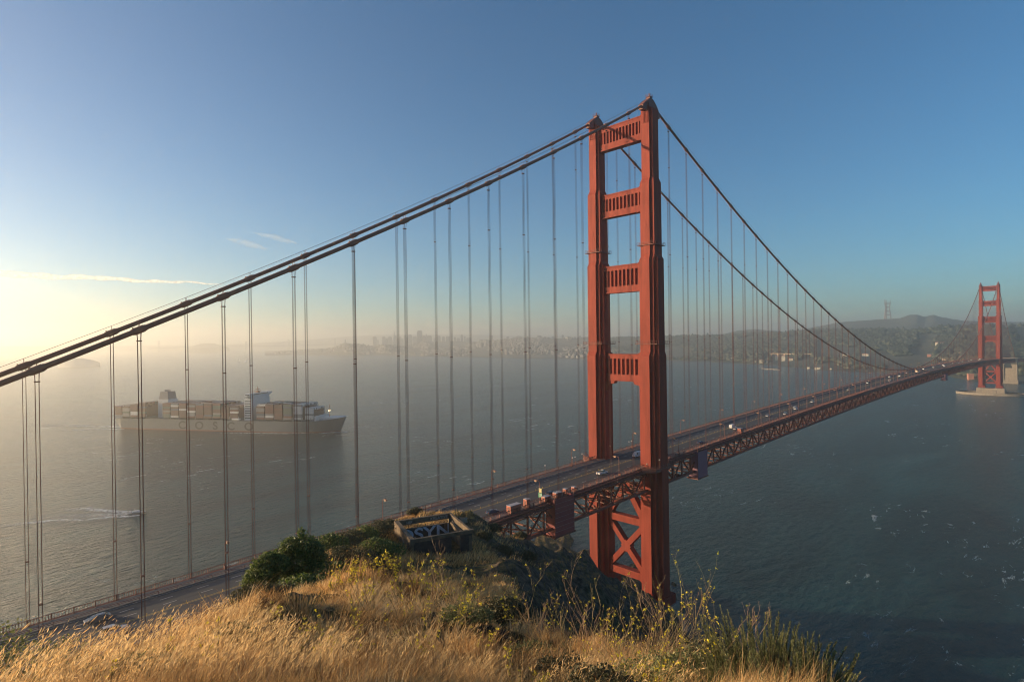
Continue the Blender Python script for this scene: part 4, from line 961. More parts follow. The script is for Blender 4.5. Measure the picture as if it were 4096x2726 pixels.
for x0, x1, y, m_, w in ((640,700,286,2,'low apartment block'),(735,830,260,0,'hilltop apartment block'),(893,914,205,3,'slim apartment tower'),(920,985,282,1,'low wide block'),(1060,1095,244,1,'low terrace block'),(1097,1130,220,0,'apartment tower'),(1178,1225,228,0,'hilltop block'),(1226,1290,213,1,'broad hilltop block'),
                         (1291,1312,222,0,'small hilltop tower'),(1313,1345,230,1,'low block'),(1425,1485,240,1,'wide apartment block'),(1512,1568,205,0,'tall square block'),(1610,1700,234,0,'long hilltop block'),(1703,1740,219,1,'box tower'),(1841,1868,198,3,'dark tall tower'),(1870,1888,230,1,'small tower beside the dark one'),
                         (1930,1982,231,0,'wide dark block'),(2004,2036,225,0,'square tower'),(2070,2102,211,1,'tower'),(2140,2180,240,1,'low block'),(2183,2210,246,2,'pale low block')):
    bl.append((1700+x0/3.366, 1700+x1/3.366, 1280+y/3.366, 6600, m_, 'box', w))
for i, (p0, p1, py, r, m_, shp, w) in enumerate(bl):
    pc = (p0+p1)/2; q = at_d(pc, py, r); zb_ = land_z(pc, r)-12; off = math.atan((pc-2048)/FPX); wid = (p1-p0)/FPX*r*math.cos(off); h_ = q[2]-zb_
    mb = MB(); d_ = wid*random.uniform(.7,1.1)
    if shp == 'round':
        mb.box(-wid/2,wid/2,-d_/2,d_/2,0,h_*.86); mb.add([(-wid/2,-d_/2,h_*.86),(wid/2,-d_/2,h_*.86),(wid/2,d_/2,h_*.86),(-wid/2,d_/2,h_*.86),(-wid*.3,-d_*.3,h_),(wid*.3,-d_*.3,h_),(wid*.3,d_*.3,h_),(-wid*.3,d_*.3,h_)],[(4,5,6,7),(0,1,5,4),(1,2,6,5),(2,3,7,6),(3,0,4,7)])
    else:
        mb.box(-wid/2,wid/2,-d_/2,d_/2,0,h_*.95); mb.box(-wid*.36,wid*.4,-d_*.4,d_*.4,h_*.95,h_)
    o = mb.build('city_building', M_B[m_], None, loc=(q[0],q[1],zb_), rz=math.atan2(q[1]-CAM[1], q[0]-CAM[0])+math.pi/2+random.uniform(-.25,.25))
    tag(o, '%s, number %s from the left on the skyline' % (w, i+1) if False else '%s, %s from the left end of the hazy skyline' % (w, (ordn+['thirty-first','thirty-second','thirty-third','thirty-fourth','thirty-fifth','thirty-sixth','thirty-seventh','thirty-eighth','thirty-ninth','fortieth','forty-first','forty-second','forty-third','forty-fourth','forty-fifth','forty-sixth','forty-seventh','forty-eighth','forty-ninth','fiftieth'])[i]), 'building', 'office and apartment towers on the skyline')
q = at_d(1576.5, 1318, 7300); zb_ = land_z(1576, 7300)-8; hh = q[2]-zb_
mb = MB(); mb.add([(-21,-21,0),(21,-21,0),(21,21,0),(-21,21,0),(-.6,-.6,hh),(.6,-.6,hh),(.6,.6,hh),(-.6,.6,hh)], [(4,5,6,7),(0,1,5,4),(1,2,6,5),(2,3,7,6),(3,0,4,7)]); mb.box(-9,9,-1.5,-9.5,hh*.62,hh*.72) if False else None
o = mb.build('pyramid_tower', M_B[2], None, loc=(q[0],q[1],zb_)); tag(o, 'slender pointed pyramid skyscraper on the hazy skyline', 'skyscraper')
q = at_d(1678.5, 1321, 7300); zb_ = land_z(1678, 7300)-8; hh = q[2]-zb_
mb = MB(); mb.box(-33,33,-20,20,0,hh*.92); mb.box(-26,26,-24,24,0,hh); mb.box(-30,30,-22,22,0,hh*.96)
o = mb.build('dark_skyscraper', M_B[4], None, loc=(q[0],q[1],zb_), rz=math.atan2(q[1]-CAM[1], q[0]-CAM[0])+math.pi/2); tag(o, 'tallest and broadest dark skyscraper with stepped top on the skyline', 'skyscraper')
q = at_d(1380.6, 1356.5, 5900); zb_ = land_z(1380, 5900)-4; mb = MB(); mb.tube([(0,0,0),(0,0,q[2]-zb_-8),(0,0,q[2]-zb_)], [6.5,5.5,5.2], 12); mb.box(-11,11,-9,9,0,9)
o = mb.build('hilltop_tower', M_B[2], None, loc=(q[0],q[1],zb_)); tag(o, 'fluted round lookout tower on the wooded hill left of downtown', 'tower')
# houses too many to count on the slopes
mb_v, mb_f, mb_t = [], [], []; cnt_ = 0
while cnt_ < 5200:
    p = random.uniform(1100, 2440); i0 = int((p-1060)/5); t = random.random()**.8
    r = sr[i0]+120+(c1r[i0]+250-sr[i0]-120)*t
    dens = float(fbm(p*.012, t*3.0, 8))
    if dens < -.12 or (1900 < p < 2230 and t < .16): continue
    q = at_d(p, 1363, r); z = land_z(p, r); a, b, h_ = random.uniform(7,20), random.uniform(7,20), random.uniform(6,13)*(1.6 if random.random() < .12 else 1)
    k = len(mb_v); an = random.choice((.15,.15+math.pi/2)); ca, sa = math.cos(an), math.sin(an)
    for zz in (z-5, z+h_):
        for cx, cy in ((-a,-b),(a,-b),(a,b),(-a,b)): mb_v.append((q[0]+(cx*ca-cy*sa)/2, q[1]+(cx*sa+cy*ca)/2, zz))
    mb_f += [(k+4,k+5,k+6,k+7),(k,k+1,k+5,k+4),(k+1,k+2,k+6,k+5),(k+2,k+3,k+7,k+6),(k+3,k,k+4,k+7)]; mb_t += [random.random()]*8; cnt_ += 1
o = npmesh('hillside_houses', mb_v, mb_f, mat('house_walls', (.4,.4,.4), .8, tintcols=[(.07,.065,.055),(.14,.125,.11),(.23,.20,.18),(.46,.43,.39)]), tint=mb_t)
tag(o, 'countless small pale houses covering the far city slopes', None, kind='stuff')
# single buildings on the right-hand shore and woods
M_CREAM = mat('cream_wall', (.70,.62,.47), .7); M_TAN = mat('tan_wall', (.52,.38,.27), .8); M_PINK = mat('brick_wall', (.42,.19,.13), .8); M_RROOF = mat('red_roof', (.30,.09,.06), .8); M_GROOF = mat('grey_roof', (.18,.18,.18), .8)
shore = [(2652,2692,1430,9,M_CREAM,'long white shed on the beach right beside the near tower'),(2803,2809,1431,7,M_CREAM,'tiny white house on the beach'),(2857,2877,1434,8,M_CREAM,'short white hangar, left of the long one'),(2905,2972,1436,9,M_CREAM,'longest white hangar on the far beach'),(2985,3013,1439,8,M_CREAM,'white hangar right of the longest one'),
         (3020,3028,1449,9,M_CREAM,'small white boathouse at the water'),(3038,3052,1451,15,M_CREAM,'tall white boat station on the shore'),(3064,3071,1451,14,M_CREAM,'narrow pointed white house on the shore'),(3101,3112,1441,22,M_CREAM,'bright tall white building, left of a pair'),(3127,3140,1443,24,M_CREAM,'bright tall white building, right of a pair'),(3155,3171,1441,9,M_CREAM,'low white gabled building under the viaduct'),
         (3228,3239,1476,7,M_CREAM,'cream house at the water, left of two'),(3259,3280,1477,7,M_CREAM,'long cream house at the water, right of two'),(3319,3326,1478,5,M_CREAM,'tiny white hut at the water'),(3370,3391,1424,8,M_CREAM,'pale building in the woods left of the cables'),(3450,3472,1424,10,M_CREAM,'bright cream building in the woods between the cables'),
         (3745,3778,1384,16,M_CREAM,'large bright pale building alone on the dark wooded slope'),(3710,3724,1427,10,M_PINK,'small red building on the slope below the woods'),(3781,3807,1423,9,M_TAN,'sunlit tan building left of the far tower'),(3839,3854,1421,11,M_PINK,'pink tower-like building left of the far tower'),(3882,3917,1410,7,M_TAN,'long sunlit building directly left of the far tower'),
         (3940,3956,1418,6,M_TAN,'tan building between the legs of the far tower'),(3978,3991,1419,6,M_TAN,'tan building by the right leg of the far tower'),(3773,3809,1438,5,M_TAN,'low long tan building above the bridge deck'),(3805,3812,1422,8,M_GROOF,'small grey building right of the tan one'),
         (3576,3596,1407,8,M_GROOF,'dim grey building in the woods right of the cables'),(2660,2680,1402,8,M_GROOF,'dim building on the slope right of the near tower')]
for p0, p1, pyb, h_, m_, w in shore:
    pc = (p0+p1)/2; r = land_hit(pc, pyb); q = at_d(pc, pyb, r); wid = (p1-p0)/FPX*r*math.cos(math.atan((pc-2048)/FPX)); dd = max(8, min(wid*.5, 18))
    e = empty('shore_building', (q[0],q[1],land_z(pc, r)-1), math.atan2(q[1]-CAM[1], q[0]-CAM[0])+math.pi/2, label=w, cat='building', group='buildings along the far shore')
    MB().box(-wid/2,wid/2,-dd/2,dd/2,-4,h_).build('wall', m_, e)
    MB().prism([(-dd/2-.4,h_),(dd/2+.4,h_),(0,h_+2.6)], 'x', -wid/2-.4, wid/2+.4).build('roof', M_RROOF if m_ is M_CREAM and h_ > 8 else M_GROOF, e)
wv, wf, wt = [], [], []; base_o = np.array([(0,0,1),(1,0,.25),(.31,.95,.2),(-.81,.59,.3),(-.81,-.59,.2),(.31,-.95,.25),(0,0,-.4)]); fo = np.array([(0,1,2),(0,2,3),(0,3,4),(0,4,5),(0,5,1),(6,2,1),(6,3,2),(6,4,3),(6,5,4),(6,1,5)])
for _ in range(15000):
    p = random.uniform(2440, 4300); i0 = int((p-1060)/5); t = random.random()**.9; r = sr[i0]+90+(c1r[i0]+80-sr[i0]-90)*t
    if float(fbm(p*.01, t*5, 12)) < .02-.35*t: continue
    q = at_d(p, 1363, r); z = land_z(p, r); w = random.uniform(7,15); h_ = w*random.uniform(.8,1.3)
    wf += (fo+len(wv)*7).tolist(); wv.append(base_o*np.array([w,w,h_])*(1+.25*rng.normal(size=(7,1)))+np.array([q[0],q[1],z+h_*.3])); wt += [random.random()*.7+.3*float(t < .3)]*7
o = npmesh('woods', np.concatenate(wv), wf, mat('far_tree_crowns', (.02,.03,.02), .95, tintcols=[(.014,.020,.014),(.036,.046,.026),(.085,.085,.05)]), tint=wt); tag(o, 'dark woods covering the far slopes on the right', None, kind='stuff')
# brick fort blocks under the far end of the bridge
for p0, p1, pyt, pyb, w in ((3873,3891,1493,1517,'square sunlit brick tower of the fort left of the far tower foot'),(3911,3922,1493,1517,'narrow brick corner of the fort behind the left far leg')):
    q = at_z((p0+p1)/2, pyb, 2); r = math.hypot(q[0]-CAM[0], q[1]-CAM[1]); wid = (p1-p0)/FPX*r*math.cos(math.atan((p0-2048)/FPX)); hh = zpix((p0+p1)/2, pyt, r)
    mb = MB(); mb.box(-wid/2,wid/2,-wid/2,wid/2,-3,hh-1); mb.box(-wid/2-.5,wid/2+.5,-wid/2-.5,wid/2+.5,hh-1,hh)
    o = mb.build('fort_tower', M_PINK, None, loc=(q[0],q[1],0), rz=.4); tag(o, w, 'fort')
# viaduct
va, vb = [at_d(p, 1363, land_hit(p, 1424)) for p in (3085, 3250)]; vz = zpix(3160, 1411, math.hypot(*(va[:2]-CAM[:2])))
e = empty('viaduct', (0,0,0), label='long pale elevated road across the shore woods behind the suspenders', cat='viaduct')
MB().beam((va[0],va[1],vz-2),(vb[0],vb[1],vz),12,2.2).build('roadway_deck', M_TAN, e)
for t in np.linspace(0,1,7):
    x, y = va[0]+(vb[0]-va[0])*t, va[1]+(vb[1]-va[1])*t; MB().box(x-1.5,x+1.5,y-3,y+3,-2,vz-3).build('pier', M_TAN, e)
# breakwater
ba, bb = at_z(3049,1474,0), at_z(3125,1479,0); o = MB().beam((ba[0],ba[1],.8),(bb[0],bb[1],.8),9,3).build('breakwater', M_CONC); tag(o, 'long low breakwater lying off the far beach', 'breakwater')
# three-pronged broadcasting mast
q = at_d(3549, 1277, 5500); zb_ = land_z(3549, 5500)-6; zt_ = zpix(3549, 1197, 5500)-zb_
e = empty('antenna_tower', (q[0],q[1],zb_), .5, label='tall three-pronged red and white antenna mast on the far hilltop', cat='antenna tower'); M_MAST = mat('mast_bands', (.10,.04,.035), .7, col2=(.20,.17,.16), scale=.02)
for i in range(3):
    a = 2*math.pi*i/3; c_, s_ = math.cos(a), math.sin(a)
    MB().tube([(27*c_,27*s_,0),(15*c_,15*s_,zt_*.62),(22*c_,22*s_,zt_*.8),(22*c_,22*s_,zt_)], [4.6,4.0,3.6,2.0], 6).build('mast_leg', M_MAST, e)
for zf, rr in ((.24,23),(.42,19),(.62,15.5),(.8,22.5)):
    mb = MB()
    for i in range(3):
        a, b = 2*math.pi*i/3, 2*math.pi*(i+1)/3; mb.beam((rr*math.cos(a),rr*math.sin(a),zt_*zf),(rr*math.cos(b),rr*math.sin(b),zt_*zf),5,7)
    mb.build('cross_frame', M_MAST, e)
# far second bridge in the haze
e = empty('distant_bridge', (0,0,0), label='ghostly grey suspension bridge far away in the left haze', cat='bridge'); RB = 9000
towers = [(636,1362),(984,1365),(1154,1358),(1340,1353)]
dk = [at_d(p, y, RB) for p, y in ((600,1393),(760,1387),(984,1384),(1154,1382),(1345,1376),(1500,1376))]
mb = MB()
for a, b in zip(dk[:-1], dk[1:]): mb.beam(a, b, 18, 8)
mb.build('deck', M_STEEL, e)
tp = []
for p, y in towers:
    t_ = at_d(p, y, RB); tp.append(t_); mb = MB()
    for s in (-9,9): mb.box(t_[0]+s-3,t_[0]+s+3,t_[1]-3,t_[1]+3,-2,t_[2])
    for f in (.55,.75,.97): mb.box(t_[0]-9,t_[0]+9,t_[1]-2,t_[1]+2,t_[2]*f-4,t_[2]*f)
    mb.build('tower', M_STEEL, e)
mb = MB()
for a, b in zip(tp[1:-1], tp[2:]):
    pts = [a+(b-a)*t-np.array([0,0,4*t*(1-t)*(a[2]-70)]) for t in np.linspace(0,1,16)]; mb.tube(pts, 1.6, 5)
mb.build('cable', M_STEEL, e)
# sail and ferry far left
q = at_z(958,1445,0); e = empty('sailing_boat', (q[0],q[1],0), label='tiny white sail on the hazy water at left', cat='sailing boat')
MB().prism([(-9,2),(5,2),(3,26)], 'y', -.3, .3).build('sail', M_WHITE, e); mb = MB(); loft(mb, [(-11,-.5,1.6,2,3),(6,-.5,1.6,2,3),(12,.5,2,.3,.5)]); mb.build('hull', M_WHITE, e)
q = at_z(985,1446,0); e = empty('ferry', (q[0],q[1],0), .6, label='small white ferry just right of the tiny sail', cat='ferry')
mb = MB(); loft(mb, [(-16,-.5,3,4,5),(8,-.5,3,4,5),(18,.5,3.6,.5,1)]); mb.build('hull', M_WHITE, e); MB().box(-12,6,-3.5,3.5,3,7).build('cabin', M_WHITE, e)

# ------------------------------------------------------------------ vegetation
def leaf_cloud(blobs, n, size, flat=.35, seed=0):
    """n leaf-sized quads through lumpy blobs (x,y,z,rx,ry,rz)"""
    g_ = np.random.default_rng(seed); w = np.array([b[3]*b[4]*b[5] for b in blobs])**.7; w /= w.sum()
    k = g_.choice(len(blobs), n, p=w); B = np.array(blobs)[k]
    d = g_.normal(size=(n,3)); d /= np.linalg.norm(d, axis=1)[:,None]
    rad = g_.uniform(.45,1.0,n)**.5*(1+.22*g_.normal(size=n)*.5)
    P = B[:,:3]+d*rad[:,None]*B[:,3:]
    nrm = d*.6+g_.normal(size=(n,3))*.7+np.array([0,0,flat]); nrm /= np.linalg.norm(nrm, axis=1)[:,None]
    t = np.cross(nrm, g_.normal(size=(n,3))); t /= np.linalg.norm(t, axis=1)[:,None]; b = np.cross(nrm, t)
    s = size*g_.uniform(.6,1.4,n)[:,None]
    V = np.stack([P-t*s-b*s*.5, P+t*s-b*s*.5, P+t*s*.8+b*s*.5, P-t*s*.8+b*s*.5], 1)
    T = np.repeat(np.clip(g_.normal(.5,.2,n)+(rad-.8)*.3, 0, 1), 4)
    return V.reshape(-1,3), np.arange(n*4).reshape(-1,4), T
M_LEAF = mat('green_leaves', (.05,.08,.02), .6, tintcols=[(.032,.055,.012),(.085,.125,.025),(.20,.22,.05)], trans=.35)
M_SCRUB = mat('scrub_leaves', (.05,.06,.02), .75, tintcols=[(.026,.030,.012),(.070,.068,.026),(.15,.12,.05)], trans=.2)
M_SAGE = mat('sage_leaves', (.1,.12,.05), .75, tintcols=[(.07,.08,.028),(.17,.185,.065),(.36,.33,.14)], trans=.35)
M_BARK = mat('bark', (.06,.04,.028), .9, var=.3, scale=6)
def bush(name, base, blobs, n, size, m, label, cat, group=None, seed=0, branches=6):
    if 'tree' in name: blobs = [(b[0], b[1], b[2]-.15, b[3]*.84, b[4]*.84, b[5]*.88) for b in blobs]
    e = empty(name, base, label=label, cat=cat, group=group)
    V, F, T = leaf_cloud(blobs, n, size, seed=seed); npmesh('crown' if 'tree' in name else 'foliage', V, F, m, e, tint=T)
    mb = MB(); g_ = random.Random(seed)
    for i in range(branches):
        b = blobs[i % len(blobs)]; c = (b[0]+g_.uniform(-.3,.3)*b[3], b[1]+g_.uniform(-.3,.3)*b[4], b[2]+b[5]*.35)
        mid = (c[0]*.5+g_.uniform(-.1,.1), c[1]*.5, c[2]*.45); s_ = max(b[3],b[4])*.035
        mb.tube([(c[0]*.1,c[1]*.1,-.3), mid, c], [s_*1.5,s_,s_*.4], 6)
    mb.build('trunk' if 'tree' in name else 'branches', M_BARK, e); return e
vd = np.array([-math.sin(azim(1130)), math.cos(azim(1130))])*-1     # screen-right direction at the green tree
def lr(px, r, dpx, up):                                     # offset metres to the right / up
    a = azim(px); return (math.sin(a)*dpx, -math.cos(a)*dpx, up)
def blob(px, r, right, up, rx, rz, fwd=0):
    a = azim(px); x, y = math.sin(a)*right+math.cos(a)*fwd, -math.cos(a)*right+math.sin(a)*fwd; return (x, y, up, rx, rx, rz)
# the big green tree group (two rounded masses) at px 1000-1255, py 2105-2320
P = gp(1165, 34); off = (zpix(1165, 2290, 34)-P[2])
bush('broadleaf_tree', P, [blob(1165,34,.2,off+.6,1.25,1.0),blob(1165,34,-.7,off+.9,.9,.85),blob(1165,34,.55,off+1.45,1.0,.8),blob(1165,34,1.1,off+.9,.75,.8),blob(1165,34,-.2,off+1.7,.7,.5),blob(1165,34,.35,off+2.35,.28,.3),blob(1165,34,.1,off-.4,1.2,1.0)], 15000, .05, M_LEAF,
     'large dense green tree, its right half in dark shade, over the road at left', 'tree', 'green trees beside the road', 1, 9)
P = gp(1045, 33); off = (zpix(1045, 2300, 33)-P[2])
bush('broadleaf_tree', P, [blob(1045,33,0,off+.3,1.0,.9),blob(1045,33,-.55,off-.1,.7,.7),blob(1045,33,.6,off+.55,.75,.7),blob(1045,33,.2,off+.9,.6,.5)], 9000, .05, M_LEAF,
     'lower rounded green tree just left of the large one', 'tree', 'green trees beside the road', 2, 6)
shr = [(1300,52,2175,1.3,'mid green shrub right of the large green tree'),(1345,60,2150,1.4,'shrub on the slope between the large tree and the ruin'),(1385,66,2130,1.5,'dark leafy shrub at the skyline above the railing'),(1440,72,2105,1.4,'bright green shrub left of the ruin'),(1500,80,2070,1.6,'dark twiggy shrub on the skyline under the curved lamp'),
       (1540,86,2052,1.3,'small dark shrub right of the curved lamp'),(1480,62,2150,1.5,'green shrub low left of the ruin'),(1530,64,2160,1.6,'broad green shrub beside the left wall of the ruin'),(1340,42,2230,1.2,'brownish shrub on the near slope'),(1420,46,2235,1.3,'round brown shrub below the ruin'),(1500,50,2230,1.3,'dark shrub in the hollow left of the ruin'),
       (1230,40,2280,1.2,'low green shrub under the large tree'),(1320,32,2300,1.0,'low green shrub at the edge of the dry grass'),(1180,26,2370,.9,'green shrub in front of the large tree'),(1100,22,2400,.8,'pale green shrub at the edge of the grass'),(940,18,2370,.7,'green shrub left of the tree with grass in front'),(880,15,2390,.6,'small green shrub among the tall grass stalks'),
       (1650,100,2040,1.0,'yellow-green shrub on the ridge between the fence posts'),(1720,104,2030,.9,'tuft-like shrub behind the ruin'),(1960,98,2110,1.2,'dark shrub at the top of the cliff right of the ruin'),(1920,88,2150,1.1,'dark shrub beside the right wall of the ruin'),(2070,112,2118,1.0,'sunlit knob-like shrub where the cliff meets the truss'),(2000,84,2200,1.2,'dark shrub part way down the cliff'),(2100,96,2220,1.2,'dark shrub low on the cliff')]
for i, (px_, r_, pyc, sz, lab) in enumerate(shr):
    P = gp(px_, r_); up = min(max(zpix(px_, pyc, r_)-P[2], sz*.15), sz*.9)
    bush('shrub', P, [blob(px_,r_,0,up,sz,sz*.6),blob(px_,r_,sz*.8,up-sz*.15,sz*.7,sz*.5,.2),blob(px_,r_,-sz*.8,up-sz*.1,sz*.75,sz*.45,-.2),blob(px_,r_,sz*.2,up+sz*.3,sz*.5,sz*.4)], 2600, .055+.02*(r_ > 50), M_LEAF if i in (0,3,6,7,12,13) else M_SCRUB, lab, 'shrub', 'shrubs on the hillside', 20+i, 5)
# foreground dark bush at the left edge, dark bush at centre right
P = gp(20, 5.6); bush('bush', P, [blob(20,5.6,-.3,.2,.5,.4),blob(20,5.6,.1,.0,.45,.3),blob(20,5.6,-.6,.3,.4,.36)], 9000, .011, M_SAGE, 'leafy olive green bush in the bottom left corner', 'bush', None, 51, 8)
P = gp(1965, 10.2); bush('bush', P, [blob(1965,10.2,.1,.12,.46,.30),blob(1965,10.2,.45,.05,.34,.26),blob(1965,10.2,-.3,.05,.3,.22),blob(1965,10.2,.2,.28,.3,.16)], 9000, .018, M_SCRUB, 'dark brown-green bush behind the dry grass crest at centre', 'bush', None, 52, 10)

for i, (px_, r_, sz, m_, lab) in enumerate(((1130,8.6,.30,M_SCRUB,'low dark scrub clump in the grass hollow left of centre'),(1010,10.5,.32,M_SCRUB,'low scrub clump on the brow below the green trees'),(900,6.6,.22,M_SAGE,'small olive bush in the grass at lower left'),(2120,7.4,.3,M_SAGE,'grey-green clump on the brow under the short mustard'),(2250,6.4,.26,M_SCRUB,'brown clump at the foot of the tall forked mustard'),(2460,5.6,.26,M_SAGE,'olive bush in the grass below the tower'),(2620,5.7,.3,M_SAGE,'olive bush in the grass right of the tower foot'),
        (2780,4.9,.3,M_SAGE,'rounded olive bush near the right end of the brow'),(2880,5.4,.3,M_SCRUB,'dark twiggy bush on the right edge of the brow'),(2400,4.2,.2,M_SCRUB,'small dark clump at the bottom right of centre'),(560,5.0,.2,M_SAGE,'small olive clump in the lower left grass'),(1850,9.2,.34,M_SAGE,'grey-green bush left of the dark central bush'))):
    P = gp(px_, r_); bush('low_bush', P, [blob(px_,r_,0,sz*.3,sz,sz*.55),blob(px_,r_,sz*.8,sz*.15,sz*.6,sz*.4),blob(px_,r_,-sz*.75,sz*.2,sz*.65,sz*.42,.1)], 2600, .011*max(1,r_/7), m_, lab, 'bush', 'low bushes in the foreground grass', 400+i, 6)

# grasses
M_STRAW = mat('straw', (.5,.34,.15), .7, tintcols=[(.22,.11,.04),(.58,.33,.125),(.78,.50,.21),(.88,.68,.38)], trans=.45, spec=.2)
M_OLIVE = mat('olive_grass', (.2,.2,.06), .7, tintcols=[(.06,.065,.02),(.16,.16,.045),(.30,.26,.09)], trans=.35, spec=.2)
def blades(P, hgt, wid, lean, ldir, bend):
    n = len(P); 
    side = np.stack([-np.sin(ldir+rng.normal(0,1.2,n)), np.cos(ldir+rng.normal(0,1.2,n)), np.zeros(n)], 1)
    L = np.stack([np.cos(ldir), np.sin(ldir), np.zeros(n)], 1); up = np.array([0,0,1.0])
    V = []
    for t, w in ((0,1),(.4,.85),(.75,.55),(1.0,.12)):
        off = L*(lean*t+bend*t*t)[:,None]*hgt[:,None]; z = (t*np.sqrt(np.clip(1-(lean+bend*t)**2*.6, .15, 1)))[:,None]*hgt[:,None]*up
        c = P+off+z; V += [c-side*(wid*w)[:,None]/2, c+side*(wid*w)[:,None]/2]
    V = np.stack(V, 1); b = np.arange(n)[:,None]*8
    F = np.concatenate([b+np.array([[0,1,3,2]]), b+np.array([[2,3,5,4]]), b+np.array([[4,5,7,6]])], 0)
    return V.reshape(-1,3), F
def scatter(n, r0, r1, a0=-2, a1=100, pw=1.0):
    a = np.radians(rng.uniform(a0, a1, n)); r = r0*(r1/r0)**(rng.random(n)**pw)
    return CAM[0]+r*np.cos(a), CAM[1]+r*np.sin(a), r, np.degrees(a)
def crest(a):                                               # distance of the dry-grass brow
    return np.interp(a, [-5,12,20,26,32,40,50,62,72,80,88,100], [2,2.6,4.6,6.4,7.5,9.5,13,15,12,9,8,8])
def near_grass(n, hm, wm, name, label, m, dens_thr, seed, tall=False):
    x, y, r, a = scatter(int(n*1.9), 2.2, 17, 0, 97, .9)
    dn = fbm(x*.55, y*.55, seed, 4)+.35*fbm(x*2.6, y*2.6, seed+1, 3)
    ok = (r < crest(a)+rng.normal(0,.8,len(r))) & (dn > dens_thr+rng.normal(0,.12,len(r)))
    x, y, r, a, dn = [q[ok][:n] for q in (x, y, r, a, dn)]; k = len(x)
    z = ground(x, y)-.02
    hn = .75+.8*np.clip(fbm(x*.4, y*.4, seed+5, 3)+.3, 0, 1)
    hgt = hm*hn*rng.uniform(.45,1.25,k)
    ldir = math.radians(-25)+2.2*fbm(x*.5, y*.5, seed+9, 3)+rng.normal(0,.55,k)
    V, F = blades(np.stack([x,y,z],1), hgt, wm*rng.uniform(.6,1.3,k)*np.clip(r/6,.6,1.8), np.abs(rng.normal(.22,.18,k)), ldir, rng.uniform(.1,.55,k))
    tn = np.clip(.5+.55*fbm(x*.8, y*.8, seed+3, 3)+rng.normal(0,.2,k), 0, 1)
    o = npmesh(name, V, F, m, tint=np.repeat(tn, 8)); tag(o, label, None, kind='stuff'); return o
def tussocks(nt, nb, name, label, m, hm, wm, seed):
    x, y, r, a = scatter(nt*3, 2.3, 17, 0, 97, .85); dn = fbm(x*.6, y*.6, seed, 3)
    ok = (r < crest(a)+rng.normal(0,.6,len(r))) & (dn > -.12+rng.normal(0,.1,len(r))); x, y, r, a = [q[ok][:nt] for q in (x, y, r, a)]; k = len(x)
    sz = rng.lognormal(-.1,.45,k); X = np.repeat(x, nb); Y = np.repeat(y, nb); Rr = np.repeat(r, nb); SZ = np.repeat(sz, nb); th = rng.uniform(0, 2*np.pi, k*nb)
    q = rng.random(k*nb)**.7*.10*SZ; px_ = X+q*np.cos(th); py_ = Y+q*np.sin(th); wind = np.repeat(math.radians(-30)+4.2*fbm(x*.8, y*.8, seed+3, 3)+rng.normal(0,1.0,k), nb)
    wx = np.cos(wind)*.9+np.cos(th)*(.25+2.2*q/SZ*3); wy = np.sin(wind)*.9+np.sin(th)*(.25+2.2*q/SZ*3); ld = np.arctan2(wy, wx)
    lean = np.clip(np.repeat(np.abs(rng.normal(.38,.32,k)), nb)+rng.normal(0,.12,k*nb), .02, .85)
    V, F = blades(np.stack([px_, py_, ground(px_, py_)-.02],1), hm*np.clip(Rr/6.5,.55,1.15)*SZ*rng.uniform(.45,1.2,k*nb), wm*rng.uniform(.6,1.3,k*nb)*np.clip(Rr/6,.6,1.8), lean, ld, rng.uniform(.05,.6,k*nb))
    t = np.clip(np.repeat(.5+.5*fbm(x*.9, y*.9, seed+7, 3)+rng.normal(0,.24,k), nb)+rng.normal(0,.16,k*nb), 0, 1)
    o = npmesh(name, V, F, m, tint=np.repeat(t, 8)); tag(o, label, None, kind='stuff')
tussocks(3400, 62, 'grass_tussocks', 'matted tussocks of dry golden grass on the foreground slope', M_STRAW, .17, .0046, 201)
near_grass(110000, .085, .0046, 'dry_grass', 'golden dry grass covering the foreground slope', M_STRAW, -.12, 41)
near_grass(5000, .27, .004, 'tall_grass', 'taller pale straw stalks standing above the dry grass', M_STRAW, .05, 61)
near_grass(18000, .11, .006, 'green_grass', 'olive green undergrowth between the dry grass', M_OLIVE, .04, 81)
# wild oats with drooping seed heads, mostly on the left brow
def oats(n, name, label, a0, a1, r0, r1, hm):
    x, y, r, a = scatter(n, r0, r1, a0, a1); z = ground(x, y); hgt = hm*rng.uniform(.6,1.3,n)
    ldir = np.radians(-35)+rng.normal(0,.35,n); lean = np.abs(rng.normal(.22,.12,n)); bend = rng.uniform(.15,.5,n)
    V1, F1 = blades(np.stack([x,y,z],1), hgt, np.full(n,.003)*np.clip(r/5,.8,1.6), lean, ldir, bend)
    t = .5; V = [V1]; F = [F1]; k = len(V1); L = np.stack([np.cos(ldir), np.sin(ldir), np.zeros(n)], 1)
    for q in range(9):
        tt_ = .66+.34*q/8; c = np.stack([x,y,z],1)+L*((lean*tt_+bend*tt_**2)*hgt)[:,None]; c[:,2] += tt_*hgt*np.sqrt(np.clip(1-(lean+bend*tt_)**2*.6,.15,1))
        j = rng.normal(0,.014,(n,3)); c = c+j; d = L*.012+np.array([0,0,.016])+rng.normal(0,.006,(n,3)); s = np.cross(d, rng.normal(size=(n,3))); s = s/np.linalg.norm(s,axis=1)[:,None]*.0032
        VV = np.stack([c-d*.8, c+s, c+d, c-s], 1); V.append(VV.reshape(-1,3)); F.append(np.arange(4*n).reshape(-1,4)+k); k += 4*n
    V = np.concatenate(V); F = np.concatenate(F); o = npmesh(name, V, F, M_STRAW, tint=np.clip(rng.normal(.75,.15,len(V)),0,1)); tag(o, label, None, kind='stuff')
oats(1500, 'wild_oats', 'wild oat stalks with drooping seed heads on the left brow', 64, 93, 3.6, 8.5, .34)
oats(500, 'wild_oats', 'scattered oat stalks with seed heads among the central and right grass', 28, 66, 4, 11, .27)
